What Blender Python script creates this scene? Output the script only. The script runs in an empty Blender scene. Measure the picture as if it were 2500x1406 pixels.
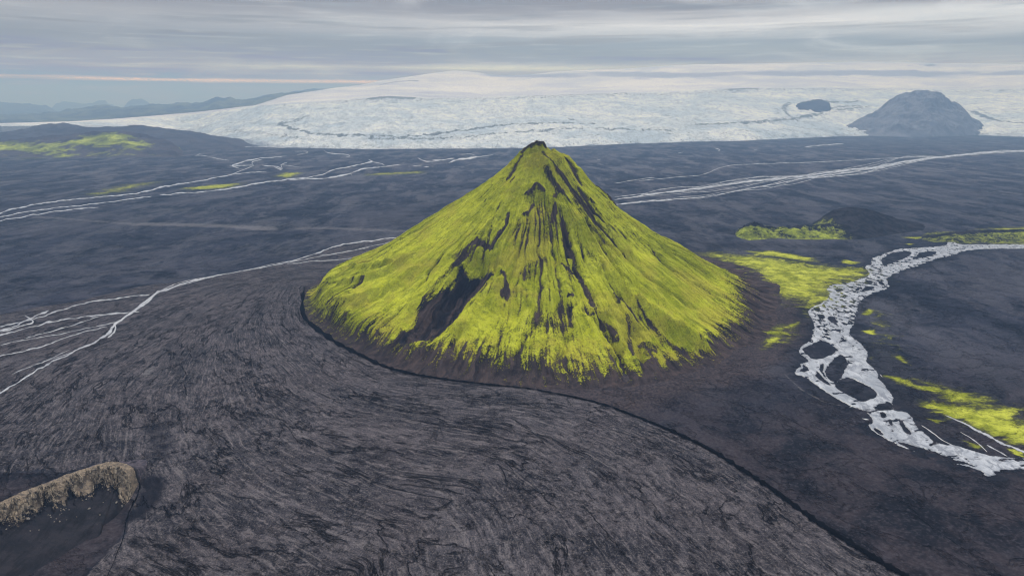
import bpy, math
import numpy as np
from mathutils import Vector

sc = bpy.context.scene
R_ = math.radians
# ------------------------------------------------------------------ camera
CAM_H = 300.0
PITCH = R_(14.8)
FPX = 1667.0            # focal length in pixels of the 2500 px wide photograph
cd = bpy.data.cameras.new('camera')
cam = bpy.data.objects.new('camera', cd)
sc.collection.objects.link(cam)
sc.camera = cam
cd.sensor_width = 36.0
cd.lens = 36.0 * FPX / 2500.0
cd.clip_start = 1.0
cd.clip_end = 300000.0
cam.location = (0, 0, CAM_H)
cam.rotation_euler = (R_(90) - PITCH, 0, 0)

# ------------------------------------------------------------------ sun, sky, exposure
SUN_EL, SUN_AZ = 48.0, 6.0          # azimuth from +Y (away from the camera), negative = left
sl = bpy.data.lights.new('sun', 'SUN')
sl.energy = 2.6
sl.angle = R_(8)
sl.color = (1.0, 0.96, 0.88)
sun = bpy.data.objects.new('sun', sl)
sc.collection.objects.link(sun)
sd = Vector((math.sin(R_(SUN_AZ)) * math.cos(R_(SUN_EL)), math.cos(R_(SUN_AZ)) * math.cos(R_(SUN_EL)), math.sin(R_(SUN_EL))))
sun.rotation_euler = sd.to_track_quat('Z', 'Y').to_euler()

sc.view_settings.view_transform = 'Standard'
sc.view_settings.look = 'None'
sc.view_settings.exposure = 0.15
sc.view_settings.gamma = 1.0
sc.cycles.use_denoising = True
try:
    sc.cycles.denoiser = 'OPENIMAGEDENOISE'
    sc.cycles.denoising_prefilter = 'ACCURATE'
except Exception:
    pass
sc.cycles.max_bounces = 4
sc.cycles.diffuse_bounces = 2
sc.cycles.glossy_bounces = 2
sc.cycles.volume_bounces = 0
sc.cycles.filter_width = 1.2


class NT:
    """tiny helper for writing node trees"""
    def __init__(s, tree):
        s.t = tree; s.t.nodes.clear()
    def n(s, typ, **kw):
        nd = s.t.nodes.new(typ)
        for k, v in kw.items():
            setattr(nd, k, v)
        return nd
    def put(s, sock, v):
        if isinstance(v, bpy.types.NodeSocket):
            s.t.links.new(v, sock)
        elif isinstance(v, (tuple, list)):
            v = tuple(v)
            if sock.type == 'RGBA' and len(v) == 3:
                v = v + (1.0,)
            sock.default_value = v
        else:
            sock.default_value = v
    def m(s, op, a, b=0.0, c=0.0, clamp=False):
        nd = s.n('ShaderNodeMath', operation=op); nd.use_clamp = clamp
        s.put(nd.inputs[0], a); s.put(nd.inputs[1], b); s.put(nd.inputs[2], c)
        return nd.outputs[0]
    def vm(s, op, a, b=(0, 0, 0)):
        nd = s.n('ShaderNodeVectorMath', operation=op)
        s.put(nd.inputs[0], a); s.put(nd.inputs[1], b)
        return nd.outputs[0]
    def add(s, a, b): return s.m('ADD', a, b)
    def sub(s, a, b): return s.m('SUBTRACT', a, b)
    def mul(s, a, b): return s.m('MULTIPLY', a, b)
    def ss(s, x, lo, hi):
        nd = s.n('ShaderNodeMapRange', interpolation_type='SMOOTHSTEP')
        s.put(nd.inputs['Value'], x); nd.inputs['From Min'].default_value = lo; nd.inputs['From Max'].default_value = hi
        return nd.outputs[0]
    def lin(s, x, lo, hi, a=0.0, b=1.0):
        nd = s.n('ShaderNodeMapRange')
        s.put(nd.inputs['Value'], x)
        for k, v in (('From Min', lo), ('From Max', hi), ('To Min', a), ('To Max', b)):
            nd.inputs[k].default_value = v
        return nd.outputs[0]
    def mix(s, f, a, b, blend='MIX'):
        nd = s.n('ShaderNodeMix', data_type='RGBA', blend_type=blend)
        s.put(nd.inputs[0], f); s.put(nd.inputs[6], a); s.put(nd.inputs[7], b)
        return nd.outputs[2]
    def sc3(s, v, k): return s.vm('MULTIPLY', v, k)
    def noise(s, v, scale=1.0, detail=4.0, rough=0.55, dist=0.0, typ=None, lac=2.0):
        nd = s.n('ShaderNodeTexNoise')
        if typ: nd.noise_type = typ
        s.put(nd.inputs['Vector'], v)
        nd.inputs['Scale'].default_value = scale; nd.inputs['Detail'].default_value = detail
        nd.inputs['Roughness'].default_value = rough; nd.inputs['Distortion'].default_value = dist
        nd.inputs['Lacunarity'].default_value = lac
        return nd.outputs[0]
    def noisec(s, v, scale=1.0, detail=2.0):
        nd = s.n('ShaderNodeTexNoise'); s.put(nd.inputs['Vector'], v)
        nd.inputs['Scale'].default_value = scale; nd.inputs['Detail'].default_value = detail
        return nd.outputs[1]
    def vor(s, v, scale=1.0, feat='F1', out=0):
        nd = s.n('ShaderNodeTexVoronoi', feature=feat); s.put(nd.inputs['Vector'], v)
        nd.inputs['Scale'].default_value = scale
        return nd.outputs[out]
    def attr(s, name, out='Fac'):
        nd = s.n('ShaderNodeAttribute', attribute_name=name)
        return nd.outputs[out]
    def ramp(s, x, stops, interp='LINEAR'):
        nd = s.n('ShaderNodeValToRGB'); cr = nd.color_ramp; cr.interpolation = interp
        while len(cr.elements) > 1: cr.elements.remove(cr.elements[-1])
        cr.elements[0].position = stops[0][0]; cr.elements[0].color = tuple(stops[0][1]) + (1,)
        for p, c in stops[1:]:
            e = cr.elements.new(p); e.color = tuple(c) + (1,)
        s.put(nd.inputs[0], x)
        return nd.outputs[0]
    def pos(s): return s.n('ShaderNodeTexCoord').outputs['Object']
    def line(s, x, w):
        """thin line where x is near 0.5: 1 on the line"""
        return s.m('SUBTRACT', 1.0, s.m('DIVIDE', s.m('ABSOLUTE', s.sub(x, 0.5)), w), clamp=True)
    def finish(s, color, rough=0.9, spec=0.2, height=None, dist=1.0, strength=1.0):
        b = s.n('ShaderNodeBsdfPrincipled')
        s.put(b.inputs['Base Color'], color); s.put(b.inputs['Roughness'], rough)
        b.inputs['Specular IOR Level'].default_value = spec
        if height is not None:
            bp = s.n('ShaderNodeBump'); bp.inputs['Strength'].default_value = strength; bp.inputs['Distance'].default_value = dist
            s.put(bp.inputs['Height'], height)
            s.t.links.new(bp.outputs[0], b.inputs['Normal'])
        o = s.n('ShaderNodeOutputMaterial')
        s.t.links.new(b.outputs[0], o.inputs[0])


def mat(name):
    m = bpy.data.materials.new(name); m.use_nodes = True
    return m, NT(m.node_tree)


def srgb(r, g, b):
    f = lambda c: (c / 255.0 / 12.92) if c <= 10 else ((c / 255.0 + 0.055) / 1.055) ** 2.4
    return (f(r), f(g), f(b))


HAZE_D, HAZE_C, HAZE_TOP = 0.98e-4, (0.34, 0.575, 1.0), 1700.0
HAZE_S = (.51, .683, 1.0)      # extinction per channel: part scattered, part absorbed
HAZE_J = (.32, .39, .46)
# world: a real Nishita sky behind a procedural deck of long cloud streaks
world = bpy.data.worlds.new('World'); sc.world = world; world.use_nodes = True
w = NT(world.node_tree)
sky = w.n('ShaderNodeTexSky', sky_type='NISHITA')
sky.sun_disc = False; sky.sun_elevation = R_(SUN_EL); sky.sun_rotation = R_(SUN_AZ); sky.altitude = 900
dirv = w.n('ShaderNodeTexCoord').outputs['Generated']
sep = w.n('ShaderNodeSeparateXYZ'); w.put(sep.inputs[0], dirv)
az = w.m('ARCTAN2', sep.outputs[0], sep.outputs[1])
el = w.m('ARCSINE', sep.outputs[2])
comb = w.n('ShaderNodeCombineXYZ'); w.put(comb.inputs[0], az); w.put(comb.inputs[1], el)
ae = comb.outputs[0]
n_big = w.noise(w.sc3(ae, (1.6, 26.0, 1)), 1.0, 5, .55, .4)
n_mid = w.noise(w.sc3(ae, (4.0, 90.0, 1)), 1.0, 5, .55, .3)
n_fin = w.noise(w.sc3(ae, (11.0, 260.0, 1)), 1.0, 3, .5)
n_soft = w.noise(w.sc3(ae, (5.0, 22.0, 1)), 1.0, 6, .6, .8)
elw = w.add(el, w.add(w.mul(w.sub(n_big, 0.5), 0.055), w.mul(w.sub(n_mid, .5), 0.018)))
elw = w.add(elw, w.mul(az, 0.012))
t = w.m('DIVIDE', elw, 0.20, clamp=True)
SK = lambda r, g, b, k=1.0: tuple(k * c for c in srgb(r, g, b))
base = w.ramp(t, [(0.0, SK(148, 160, 172)), (0.12, SK(148, 160, 171)), (0.20, SK(166, 173, 179)), (0.26, SK(168, 172, 178)), (0.32, SK(152, 161, 171)),
                  (0.41, SK(148, 159, 171)), (0.49, SK(184, 187, 191)), (0.56, SK(212, 211, 210)), (0.61, SK(184, 185, 189)), (0.665, SK(144, 146, 156)), (1.0, SK(170, 170, 176))])
base = w.mix(w.mul(w.ss(az, .25, -.50), .62), base, SK(140, 147, 160))
base = w.mix(w.mul(w.ss(el, .095, .14), w.lin(az, -.6, .6, .95, .55)), base, SK(142, 146, 157))
# darker slate streaks and paler wisps inside the deck
base = w.mix(w.mul(w.ss(n_mid, .50, .66), .6), base, SK(136, 144, 156))
base = w.mix(w.mul(w.ss(n_soft, .50, .75), w.lin(az, -.5, .5, .15, .5)), base, SK(218, 218, 218))
base = w.mix(w.mul(w.ss(n_fin, .52, .74), .20), base, SK(208, 208, 208))
# warm cream gap in the cloud low over the left horizon
gap = w.mul(w.line(w.add(w.mul(w.add(el, w.mul(w.sub(n_mid, .5), .006)), 1.0), .5 - .034), .0032), w.ss(az, .25, -.25))
gap2 = w.mul(w.line(w.add(w.add(el, w.mul(w.sub(n_mid, .5), .010)), .5 - .053), .006), w.mul(w.ss(az, .40, .0), w.ss(n_big, .40, .60)))
base = w.mix(w.mul(w.mul(gap, w.ss(n_mid, .30, .55)), .75), base, SK(226, 222, 206))
base = w.mix(w.mul(gap2, .40), base, SK(240, 233, 220))
# what lies beyond the haze has to be brighter than it looks through it
path = w.m('MINIMUM', w.m('DIVIDE', HAZE_TOP - CAM_H, w.m('MAXIMUM', sep.outputs[2], .01)), 53000.0)
tv = w.n('ShaderNodeCombineXYZ'); jv = w.n('ShaderNodeCombineXYZ')
bs = w.n('ShaderNodeSeparateXYZ'); w.put(bs.inputs[0], base); outc = w.n('ShaderNodeCombineXYZ')
for k in range(3):
    T = w.m('MAXIMUM', w.m('EXPONENT', w.mul(path, -HAZE_D * HAZE_S[k])), .14)
    v = w.m('DIVIDE', w.sub(bs.outputs[k], w.mul(w.sub(1.0, T), HAZE_J[k])), T)
    w.put(outc.inputs[k], w.m('MINIMUM', w.m('MAXIMUM', v, .03), 2.6))
base = outc.outputs[0]
skyc = w.sc3(sky.outputs[0], (0.10, 0.10, 0.10))
lowc = w.mix(w.m('MULTIPLY', w.ss(n_big, .50, .30), .25), base, skyc)
# above the streaks the overcast is brighter overhead
hi = w.ss(el, 0.16, 0.9)
over = w.mix(w.mul(w.ss(w.noise(w.sc3(dirv, (3, 3, 3)), 1, 4), .4, .7), .4), (0.95, 1.0, 1.10), (0.70, .76, .87))
col = w.mix(hi, lowc, over)
bg = w.n('ShaderNodeBackground'); w.put(bg.inputs[0], col); bg.inputs[1].default_value = 1.0
wo = w.n('ShaderNodeOutputWorld'); w.t.links.new(bg.outputs[0], wo.inputs[0])

# ------------------------------------------------------------------ numeric helpers
rng = np.random.RandomState(7)
_perm = rng.permutation(4096).astype(np.int32)
_ga = rng.rand(4096) * 2 * np.pi
_gx, _gy = np.cos(_ga).astype(np.float32), np.sin(_ga).astype(np.float32)


def perlin(x, y, seed=0):
    x = np.asarray(x, np.float64); y = np.asarray(y, np.float64)
    xi = np.floor(x).astype(np.int64); yi = np.floor(y).astype(np.int64)
    xf = (x - xi).astype(np.float32); yf = (y - yi).astype(np.float32)
    def g(ix, iy, dx, dy):
        h = _perm[(_perm[(ix + seed * 131) & 4095] + iy) & 4095]
        return _gx[h] * dx + _gy[h] * dy
    u = xf * xf * xf * (xf * (xf * 6 - 15) + 10); v = yf * yf * yf * (yf * (yf * 6 - 15) + 10)
    a = g(xi, yi, xf, yf); b = g(xi + 1, yi, xf - 1, yf)
    c = g(xi, yi + 1, xf, yf - 1); d = g(xi + 1, yi + 1, xf - 1, yf - 1)
    return ((a + u * (b - a)) + v * ((c + u * (d - c)) - (a + u * (b - a)))) * 1.5


def fbm(x, y, o=4, seed=0, gain=.5):
    r = 0; a = 1.0
    for i in range(o):
        r = r + a * perlin(x * 2 ** i, y * 2 ** i, seed + i); a *= gain
    return r


def ridged(x, y, o=4, seed=0, gain=.5):
    r = 0; a = 1.0
    for i in range(o):
        r = r + a * (1 - 2 * np.abs(perlin(x * 2 ** i, y * 2 ** i, seed + i))); a *= gain
    return r


def sstep(x, lo, hi):
    t = np.clip((x - lo) / (hi - lo), 0, 1)
    return t * t * (3 - 2 * t)


def ray(x, y):
    cx = (np.asarray(x, float) - 1250) / FPX; cy = -(np.asarray(y, float) - 703) / FPX
    return cx, math.cos(PITCH) + cy * math.sin(PITCH), -math.sin(PITCH) + cy * math.cos(PITCH)


def at(x, y, z=0.0):
    """the point at height z seen at a pixel of the photograph"""
    a, b, c = ray(x, y); t = (z - CAM_H) / c
    return a * t, b * t


def at_d(x, y, d):
    """azimuth, height of the point at horizontal distance d seen at a pixel"""
    a, b, c = ray(x, y); h = np.hypot(a, b)
    return np.arctan2(a, b), CAM_H + d * c / h


def seg_field(X, Y, pts, closed=False, halo=None):
    """distance to a polyline and the arc parameter 0..1 of the closest point"""
    P = np.asarray(pts, float)
    if closed: P = np.vstack([P, P[:1]])
    best = np.full(X.shape, 1e12); tt = np.zeros(X.shape)
    L = np.hypot(*(P[1:] - P[:-1]).T); tot = L.sum(); acc = 0
    for i in range(len(P) - 1):
        ax, ay = P[i]; dx, dy = P[i + 1] - P[i]; l2 = max(dx * dx + dy * dy, 1e-9)
        t = np.clip(((X - ax) * dx + (Y - ay) * dy) / l2, 0, 1)
        d2 = (X - ax - t * dx) ** 2 + (Y - ay - t * dy) ** 2
        m = d2 < best
        best[m] = d2[m]; tt[m] = ((acc + t * L[i]) / tot)[m]
        acc += L[i]
    return np.sqrt(best), tt


def chaikin(pts, n=2, closed=False):
    """round the corners of a traced line"""
    P = np.asarray(pts, float)
    for _ in range(n):
        Q = np.vstack([P, P[:1]]) if closed else P
        a = Q[:-1] * .75 + Q[1:] * .25; b = Q[:-1] * .25 + Q[1:] * .75
        M = np.stack([a, b], 1).reshape(-1, P.shape[1])
        P = M if closed else np.vstack([P[:1], M[1:-1], P[-1:]])
    return P


def inside(X, Y, pts):
    P = np.asarray(pts, float); r = np.zeros(X.shape, bool)
    for i in range(len(P)):
        x0, y0 = P[i]; x1, y1 = P[(i + 1) % len(P)]
        c = ((y0 > Y) != (y1 > Y))
        if y1 != y0:
            r ^= c & (X < (x1 - x0) * (Y - y0) / (y1 - y0) + x0)
    return r


def near(X, Y, P, halo):
    P = np.asarray(P, float)
    return np.nonzero((X > P[:, 0].min() - halo) & (X < P[:, 0].max() + halo) & (Y > P[:, 1].min() - halo) & (Y < P[:, 1].max() + halo))


def world_pts(pts, z=0.0):
    a = np.asarray(pts, float)
    x, y = at(a[:, 0], a[:, 1], z)
    return np.stack([x, y], 1)


def poly_sdf(X, Y, P, halo):
    """signed field, positive inside; -halo far away"""
    out = np.full(X.shape, -float(halo)); k = near(X, Y, P, halo)
    if len(k[0]):
        d, _ = seg_field(X[k], Y[k], P, True)
        out[k] = np.where(inside(X[k], Y[k], P), d, -d)
    return np.maximum(out, -halo)


def grid_mesh(name, X, Y, Z, material, attrs=None, wrap=False, kind='structure', label=None, cat=None, parent=None, group=None):
    nr, nc = X.shape
    co = np.stack([X, Y, Z], -1).reshape(-1, 3).astype(np.float32)
    i = np.arange(nr - 1)[:, None] * nc
    j = np.arange(nc if wrap else nc - 1)[None, :]; j1 = (j + 1) % nc
    f = np.stack([i + j, i + j1, i + nc + j1, i + nc + j], -1).reshape(-1, 4)
    me = bpy.data.meshes.new(name)
    me.vertices.add(len(co)); me.vertices.foreach_set('co', co.ravel())
    me.loops.add(f.size); me.loops.foreach_set('vertex_index', f.ravel().astype(np.int32))
    me.polygons.add(len(f)); me.polygons.foreach_set('loop_start', np.arange(0, f.size, 4, dtype=np.int32))
    me.polygons.foreach_set('use_smooth', np.ones(len(f), bool))
    me.update(calc_edges=True)
    for k, v in (attrs or {}).items():
        if v.ndim == 3:
            a = me.attributes.new(k, 'FLOAT_VECTOR', 'POINT'); a.data.foreach_set('vector', v.reshape(-1).astype(np.float32))
        else:
            a = me.attributes.new(k, 'FLOAT', 'POINT'); a.data.foreach_set('value', v.ravel().astype(np.float32))
    me.materials.append(material)
    return link(name, me, kind, label, cat, parent, group)


def link(name, me, kind=None, label=None, cat=None, parent=None, group=None):
    o = bpy.data.objects.new(name, me); sc.collection.objects.link(o)
    if kind: o['kind'] = kind
    if label: o['label'] = label
    if cat: o['category'] = cat
    if group: o['group'] = group
    if parent: o.parent = parent
    return o


# ------------------------------------------------------------------ traced lines of the plain
BANK = [(745, 700), (738, 730), (738, 765), (750, 785), (790, 815), (830, 842), (880, 866), (930, 892), (1000, 912), (1100, 928),
        (1200, 939), (1310, 951), (1400, 969), (1470, 986), (1540, 1012), (1600, 1035), (1670, 1065), (1740, 1100), (1800, 1140), (1880, 1190),
        (1960, 1250), (2040, 1305), (2130, 1360), (2210, 1406), (2330, 1480), (2500, 1590)]
EDGE = [(-900, 1000), (-400, 860), (-150, 795), (0, 769), (80, 752), (180, 738), (260, 718), (340, 699), (420, 690), (470, 682), (560, 668), (640, 654),
        (700, 640), (760, 622), (820, 600), (880, 588), (985, 577)]
BANKW = world_pts(BANK); EDGEW = world_pts(EDGE)
FANPOLY = world_pts(EDGE + [(985, 600), (900, 640), (800, 665)] + BANK + [(2500, 3200), (-900, 3200)])

MOSSP = [
    ([(2190, 905), (2300, 925), (2420, 955), (2540, 1000), (2540, 1060), (2400, 1020), (2260, 985)], -.12), ([(2100, 740), (2180, 760), (2230, 860), (2200, 900), (2130, 850), (2110, 780)], .02), ([(1830, 800), (1960, 770), (1960, 830), (1860, 860)], .10),
    # outline of moss-covered ground, strength
    ([(1745, 622), (1800, 625), (1880, 632), (1960, 645), (2040, 655), (2100, 660), (2090, 672), (2030, 690), (2012, 712), (2016, 730), (1985, 742), (1940, 720), (1890, 712), (1860, 690), (1840, 660), (1790, 640)], 1.0),
    ([(1820, 612), (1900, 612), (1990, 630), (2000, 640), (1900, 628), (1840, 622)], .45),
    ([(2060, 632), (2100, 640), (2080, 645), (2055, 640)], .6),
    ([(2330, 590), (2360, 570), (2430, 558), (2620, 552), (2620, 592), (2440, 592)], .9),
    ([(1985, 742), (1975, 760), (1985, 790), (1970, 780), (1955, 755)], .3),
    ([(1920, 790), (1955, 780), (1960, 790), (1925, 800)], .35),
    ([(1860, 845), (1880, 815), (1920, 825), (1880, 843)], .5),
    ([(2108, 765), (2120, 752), (2135, 756), (2120, 768)], .7),
    ([(2105, 805), (2140, 800), (2140, 818), (2112, 812)], .4),
    ([(2180, 868), (2200, 862), (2225, 890), (2195, 880)], .4),
    ([(2160, 915), (2200, 915), (2240, 935), (2300, 940), (2330, 960), (2290, 962), (2240, 950), (2190, 935)], .30),
    ([(2265, 985), (2330, 988), (2400, 1000), (2450, 1000), (2470, 1030), (2520, 1055), (2560, 1100), (2500, 1076), (2440, 1062), (2390, 1038), (2330, 1012), (2290, 1000)], 1.1),
    ([(2310, 965), (2345, 955), (2385, 960), (2350, 975), (2320, 985)], .5),
    ([(2360, 975), (2395, 978), (2385, 995)], .5),
    ([(2400, 1000), (2445, 985), (2460, 1000), (2455, 1040), (2420, 1030)], .2),
    ([(2240, 980), (2290, 985), (2280, 998)], .3), ([(2265, 1020), (2310, 1025), (2290, 1035)], .4),
    ([(2355, 1073), (2410, 1090), (2380, 1092)], .6), ([(2465, 1095), (2500, 1098), (2500, 1112), (2475, 1108)], .7),
    ([(2120, 870), (2135, 862), (2130, 880)], .3),
    ([(190, 475), (300, 450), (420, 438), (330, 462), (240, 478)], .45), ([(440, 458), (520, 450), (600, 445), (560, 458), (460, 464)], .6),
    ([(665, 432), (690, 420), (750, 420), (710, 434)], .55), ([(0, 385), (60, 376), (200, 372), (300, 360), (380, 345), (300, 375), (120, 390), (0, 392)], .3),
    ([(860, 424), (1050, 414), (1060, 424), (880, 432)], .05), ([(2190, 578), (2260, 578), (2240, 584)], .35), ([(2200, 594), (2240, 594), (2220, 598)], .3),
    ([(2100, 552), (2130, 566), (2105, 572)], .2),
]
PALES = [  # faint pale rubble strips on the plain: line, half width px, strength
    ([(90, 528), (200, 536), (320, 546), (330, 548)], 4, .7), ([(352, 546), (450, 548), (560, 552), (640, 557), (660, 558)], 6, 1.0),
    ([(735, 556), (800, 556), (900, 560), (1000, 563)], 5, .8), ([(120, 525), (300, 523), (450, 527), (600, 536)], 1.5, .6),
    ([(980, 530), (1100, 505), (1180, 490)], 14, .35), ([(1520, 508), (1640, 490), (1760, 484)], 8, .30),
    ([(355, 915), (372, 900)], 7, .8), ([(1915, 912), (1960, 952), (2010, 978), (2060, 990)], 2.0, .7),
    ([(1965, 945), (2000, 955), (2040, 985)], 8, .3), ([(2240, 690), (2290, 720), (2330, 740)], 10, .25),
    ([(2180, 640), (2300, 650), (2400, 655)], 4, .3), ([(2300, 900), (2380, 925), (2420, 930)], 5, .35), ([(2250, 900), (2275, 890)], 6, .4),
    ([(2150, 775), (2200, 790), (2210, 800)], 5, .35), ([(2430, 680), (2450, 760)], 9, .2),
    ([(1850, 430), (2100, 395), (2350, 380)], 8, .15), ([(2120, 350), (2180, 365), (2200, 380)], 10, .25),
]
DARKS = [([(380, 1040), (395, 1110)], 22, .7), ([(375, 1165), (360, 1215), (330, 1250)], 26, 1.0), ([(120, 1105), (230, 1095), (330, 1080)], 16, .5),
         ([(300, 960), (260, 1010), (330, 990)], 24, .4), ([(1450, 985), (1800, 1100), (2100, 1300)], 40, .2), ([(60, 1110), (0, 1115)], 20, .4),
         ([(1330, 1350), (1500, 1420)], 30, .4), ([(1760, 600), (1900, 598), (2060, 605)], 12, .6), ([(330, 400), (120, 425), (0, 440)], 10, .3)]  # strokes before the knoll and in the hollows paint shade into the sand

MPX, MPY, MPH = 44.0, 1130.0, 0.0
_, MPH = at_d(1316, 350, math.hypot(MPX, MPY))
MPH = float(MPH)
HILLFOOT = None


def plain_z(X, Y):
    d = np.hypot(X, Y)
    n = fbm(X / 900, Y / 900, 3, 11) * 1.2 * sstep(d, 250, 900)
    n = n + fbm(X / 70, Y / 70, 3, 17) * .35 * sstep(3000 - d, 0, 2000)
    # the sand slopes gently away to the lower right and the foreground fan stands a little proud of it
    return n - 1.0


DSAND = world_pts([(-300, 1180), (0, 1150), (120, 1150), (250, 1130), (338, 1165), (318, 1222), (306, 1260), (302, 1300), (265, 1345), (225, 1385), (190, 1430), (-100, 1700), (-900, 1700)])


def fan_field(X, Y):
    return np.minimum(poly_sdf(X, Y, FANPOLY, 60.0), -poly_sdf(X, Y, DSAND, 60.0))


def terrain(X, Y, fan=None):
    if fan is None: fan = fan_field(X, Y)
    z = plain_z(X, Y)
    f = sstep(fan, -4, 6)
    d = np.hypot(X, Y)
    z = z + f * (1.6 + ridged(X / 26, Y / 26, 4, 31) * .45 * sstep(2500 - d, 0, 1500))
    # hollow beside the rocky ridge, lower left
    hx, hy = at(350, 1200)
    z = z - 6.0 * np.exp(-(((X - hx) / 16) ** 2 + ((Y - hy) / 45) ** 2))
    hx, hy = at(385, 1080)
    z = z - 2.5 * np.exp(-(((X - hx) / 12) ** 2 + ((Y - hy) / 35) ** 2))
    return z


# ------------------------------------------------------------------ ground
def make_ground():
    a1 = np.linspace(R_(0.33), R_(2.5), 70, endpoint=False)
    a2 = np.linspace(R_(2.5), R_(38.8), 1080, endpoint=False)
    a3 = np.linspace(R_(38.8), R_(89.0), 70)
    dist = CAM_H / np.tan(np.concatenate([a1, a2, a3]))[::-1]
    p = np.concatenate([np.linspace(R_(-44), R_(44), 1560), np.linspace(R_(44), R_(316), 240)[1:-1]])
    D, PH = np.meshgrid(dist, p, indexing='ij')
    X = D * np.sin(PH); Y = D * np.cos(PH)
    fan = fan_field(X, Y)
    Z = terrain(X, Y, fan)
    # flow coordinates: streamlines that fan out between the bank and the far edge
    d1, _ = seg_field(X, Y, BANKW); d2, _ = seg_field(X, Y, EDGEW)
    v = d1 / (d1 + d2 + 1e-6)
    ax, ay = at(860, 620)
    u = np.hypot(X - ax, Y - ay)
    flow = np.stack([u, v * 700.0, np.zeros_like(u)], -1)
    rv = poly_sdf(X, Y, chaikin(world_pts(RIV), 2, True), 30.0)
    wet = sstep(rv, -22, -2)
    mr = np.hypot(X - MPX, Y - MPY) / foot_r(np.arctan2(Y - MPY, X - MPX))
    wash = 1 - sstep(mr, .97, 1.28)
    moss = np.full(X.shape, -1.0)
    for pts, s in MOSSP:
        s = s + (.18 if s < .8 and pts[0][0] > 1500 else 0)
        P = world_pts(pts); size = max(7.0, (P[:, 1].max() - P[:, 1].min()) * .20)
        f = poly_sdf(X, Y, P, size * 2) / size
        moss = np.maximum(moss, np.clip(f, -2, 1) * .75 + s * .75 - .40)
    pale = np.zeros(X.shape); dark = np.zeros(X.shape)
    for arr, lst in ((pale, PALES), (dark, DARKS)):
        for pts, hw, s in lst:
            P = world_pts(pts); q = np.asarray(pts, float)
            # world half width: the px half width taken across the line of sight in depth
            _, ya = at(q[:, 0].mean(), q[:, 1].mean() - hw); _, yb = at(q[:, 0].mean(), q[:, 1].mean() + hw)
            hwm = max((ya - yb) / 2, .5)
            k = near(X, Y, P, hwm * 2)
            if len(k[0]):
                d, _t = seg_field(X[k], Y[k], P)
                arr[k] = np.maximum(arr[k], s * np.clip(1.25 - d / hwm, 0, 1))
    m, n = mat('black_sand')
    P = n.pos(); fl = n.attr('flow', 'Vector')
    fa = n.ss(n.add(n.attr('fan'), n.mul(n.sub(n.noise(P, .05, 5, .6), .5), 26)), -1.5, 1.5)
    fa_s = n.ss(n.attr('fan'), -.6, .6)
    # plain
    warp = n.vm('ADD', P, n.sc3(n.vm('SUBTRACT', n.noisec(P, .012, 3), (.5, .5, .5)), (40, 40, 0)))
    big = n.noise(n.sc3(P, (.0060, .0022, 1)), 1, 9, .72, .4)
    med = n.noise(n.sc3(warp, (.012, .010, 1)), 1, 8, .66, .5)
    fin = n.noise(P, .35, 5, .7)
    sx0 = n.n('ShaderNodeSeparateXYZ'); n.put(sx0.inputs[0], P)
    pl = n.mix(n.ss(med, .38, .62), srgb(25, 30, 41), srgb(47, 50, 63))
    pl = n.mix(n.mul(n.ss(big, .48, .58), .60), pl, srgb(74, 74, 84))
    pl = n.mix(n.mul(n.ss(n.noise(n.sc3(warp, (.012, .0035, 1)), 1, 9, .74, .5), .49, .58), n.lin(sx0.outputs[1], 900, 3500, .20, .85)), pl, srgb(92, 92, 100))  # grey outwash patches, paler with distance to stand in for haze too
    sx = n.n('ShaderNodeSeparateXYZ'); n.put(sx.inputs[0], P)
    nearr = n.mul(n.ss(sx.outputs[1], 900, 500), n.ss(sx.outputs[0], 40, 120))
    bl = n.noise(n.vm('ADD', P, (55, 910, 0)), .018, 8, .70, .3)
    nr = n.mix(n.ss(bl, .38, .60), srgb(26, 27, 34), srgb(56, 51, 56))
    pl = n.mix(n.m('MAXIMUM', nearr, n.attr('dsand')), pl, nr)
    # pale braided scrawls where water has run
    scr = n.noise(n.sc3(warp, (.008, .010, 1)), 1, 6, .62, 1.4)
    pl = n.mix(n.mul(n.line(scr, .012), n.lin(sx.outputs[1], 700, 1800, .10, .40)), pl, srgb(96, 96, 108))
    pl = n.mix(n.mul(n.ss(fin, .5, .66), .35), pl, srgb(84, 82, 90))
    pl = n.mix(n.mul(n.ss(fin, .48, .36), .5), pl, srgb(20, 22, 29))
    # fan of braided debris
    fw = n.vm('ADD', fl, n.sc3(n.vm('SUBTRACT', n.noisec(P, .012, 2), (.5, .5, .5)), (14, 14, 0)))
    s1 = n.noise(n.sc3(fw, (.014, .030, 1)), 1, 10, .70, .5)
    s2 = n.noise(n.sc3(n.vm('ADD', fl, n.sc3(n.vm('SUBTRACT', n.noisec(P, .05, 4), (.5, .5, .5)), (9, 9, 0))), (.085, .42, 1)), 1, 7, .74, .2)
    s2b = n.noise(n.sc3(fw, (.022, .45, 1)), 1, 5, .66, .2)
    s3 = n.noise(P, .10, 10, .76, .5)
    s4 = n.noise(n.sc3(P, (.75, .60, 1)), 1, 6, .80, 0)
    s5 = n.noise(n.vm('ADD', P, (500, 500, 0)), .010, 6, .6, .3)
    fc = n.mix(n.ss(s1, .40, .60), srgb(42, 42, 49), srgb(77, 74, 80))
    fc = n.mix(n.mul(n.ss(s2b, .52, .64), .60), fc, srgb(112, 107, 110))
    fc = n.mix(n.mul(n.ss(s2b, .48, .37), .62), fc, srgb(22, 22, 28))
    fc = n.mix(n.mul(n.ss(s5, .42, .62), .35), fc, srgb(86, 80, 84))
    fc = n.mix(n.mul(n.ss(s2, .52, .66), .55), fc, srgb(124, 117, 121))
    fc = n.mix(n.mul(n.ss(s2, .49, .38), .70), fc, srgb(16, 16, 22))
    fc = n.mix(n.mul(n.ss(s3, .53, .66), .50), fc, srgb(112, 106, 108))
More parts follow.
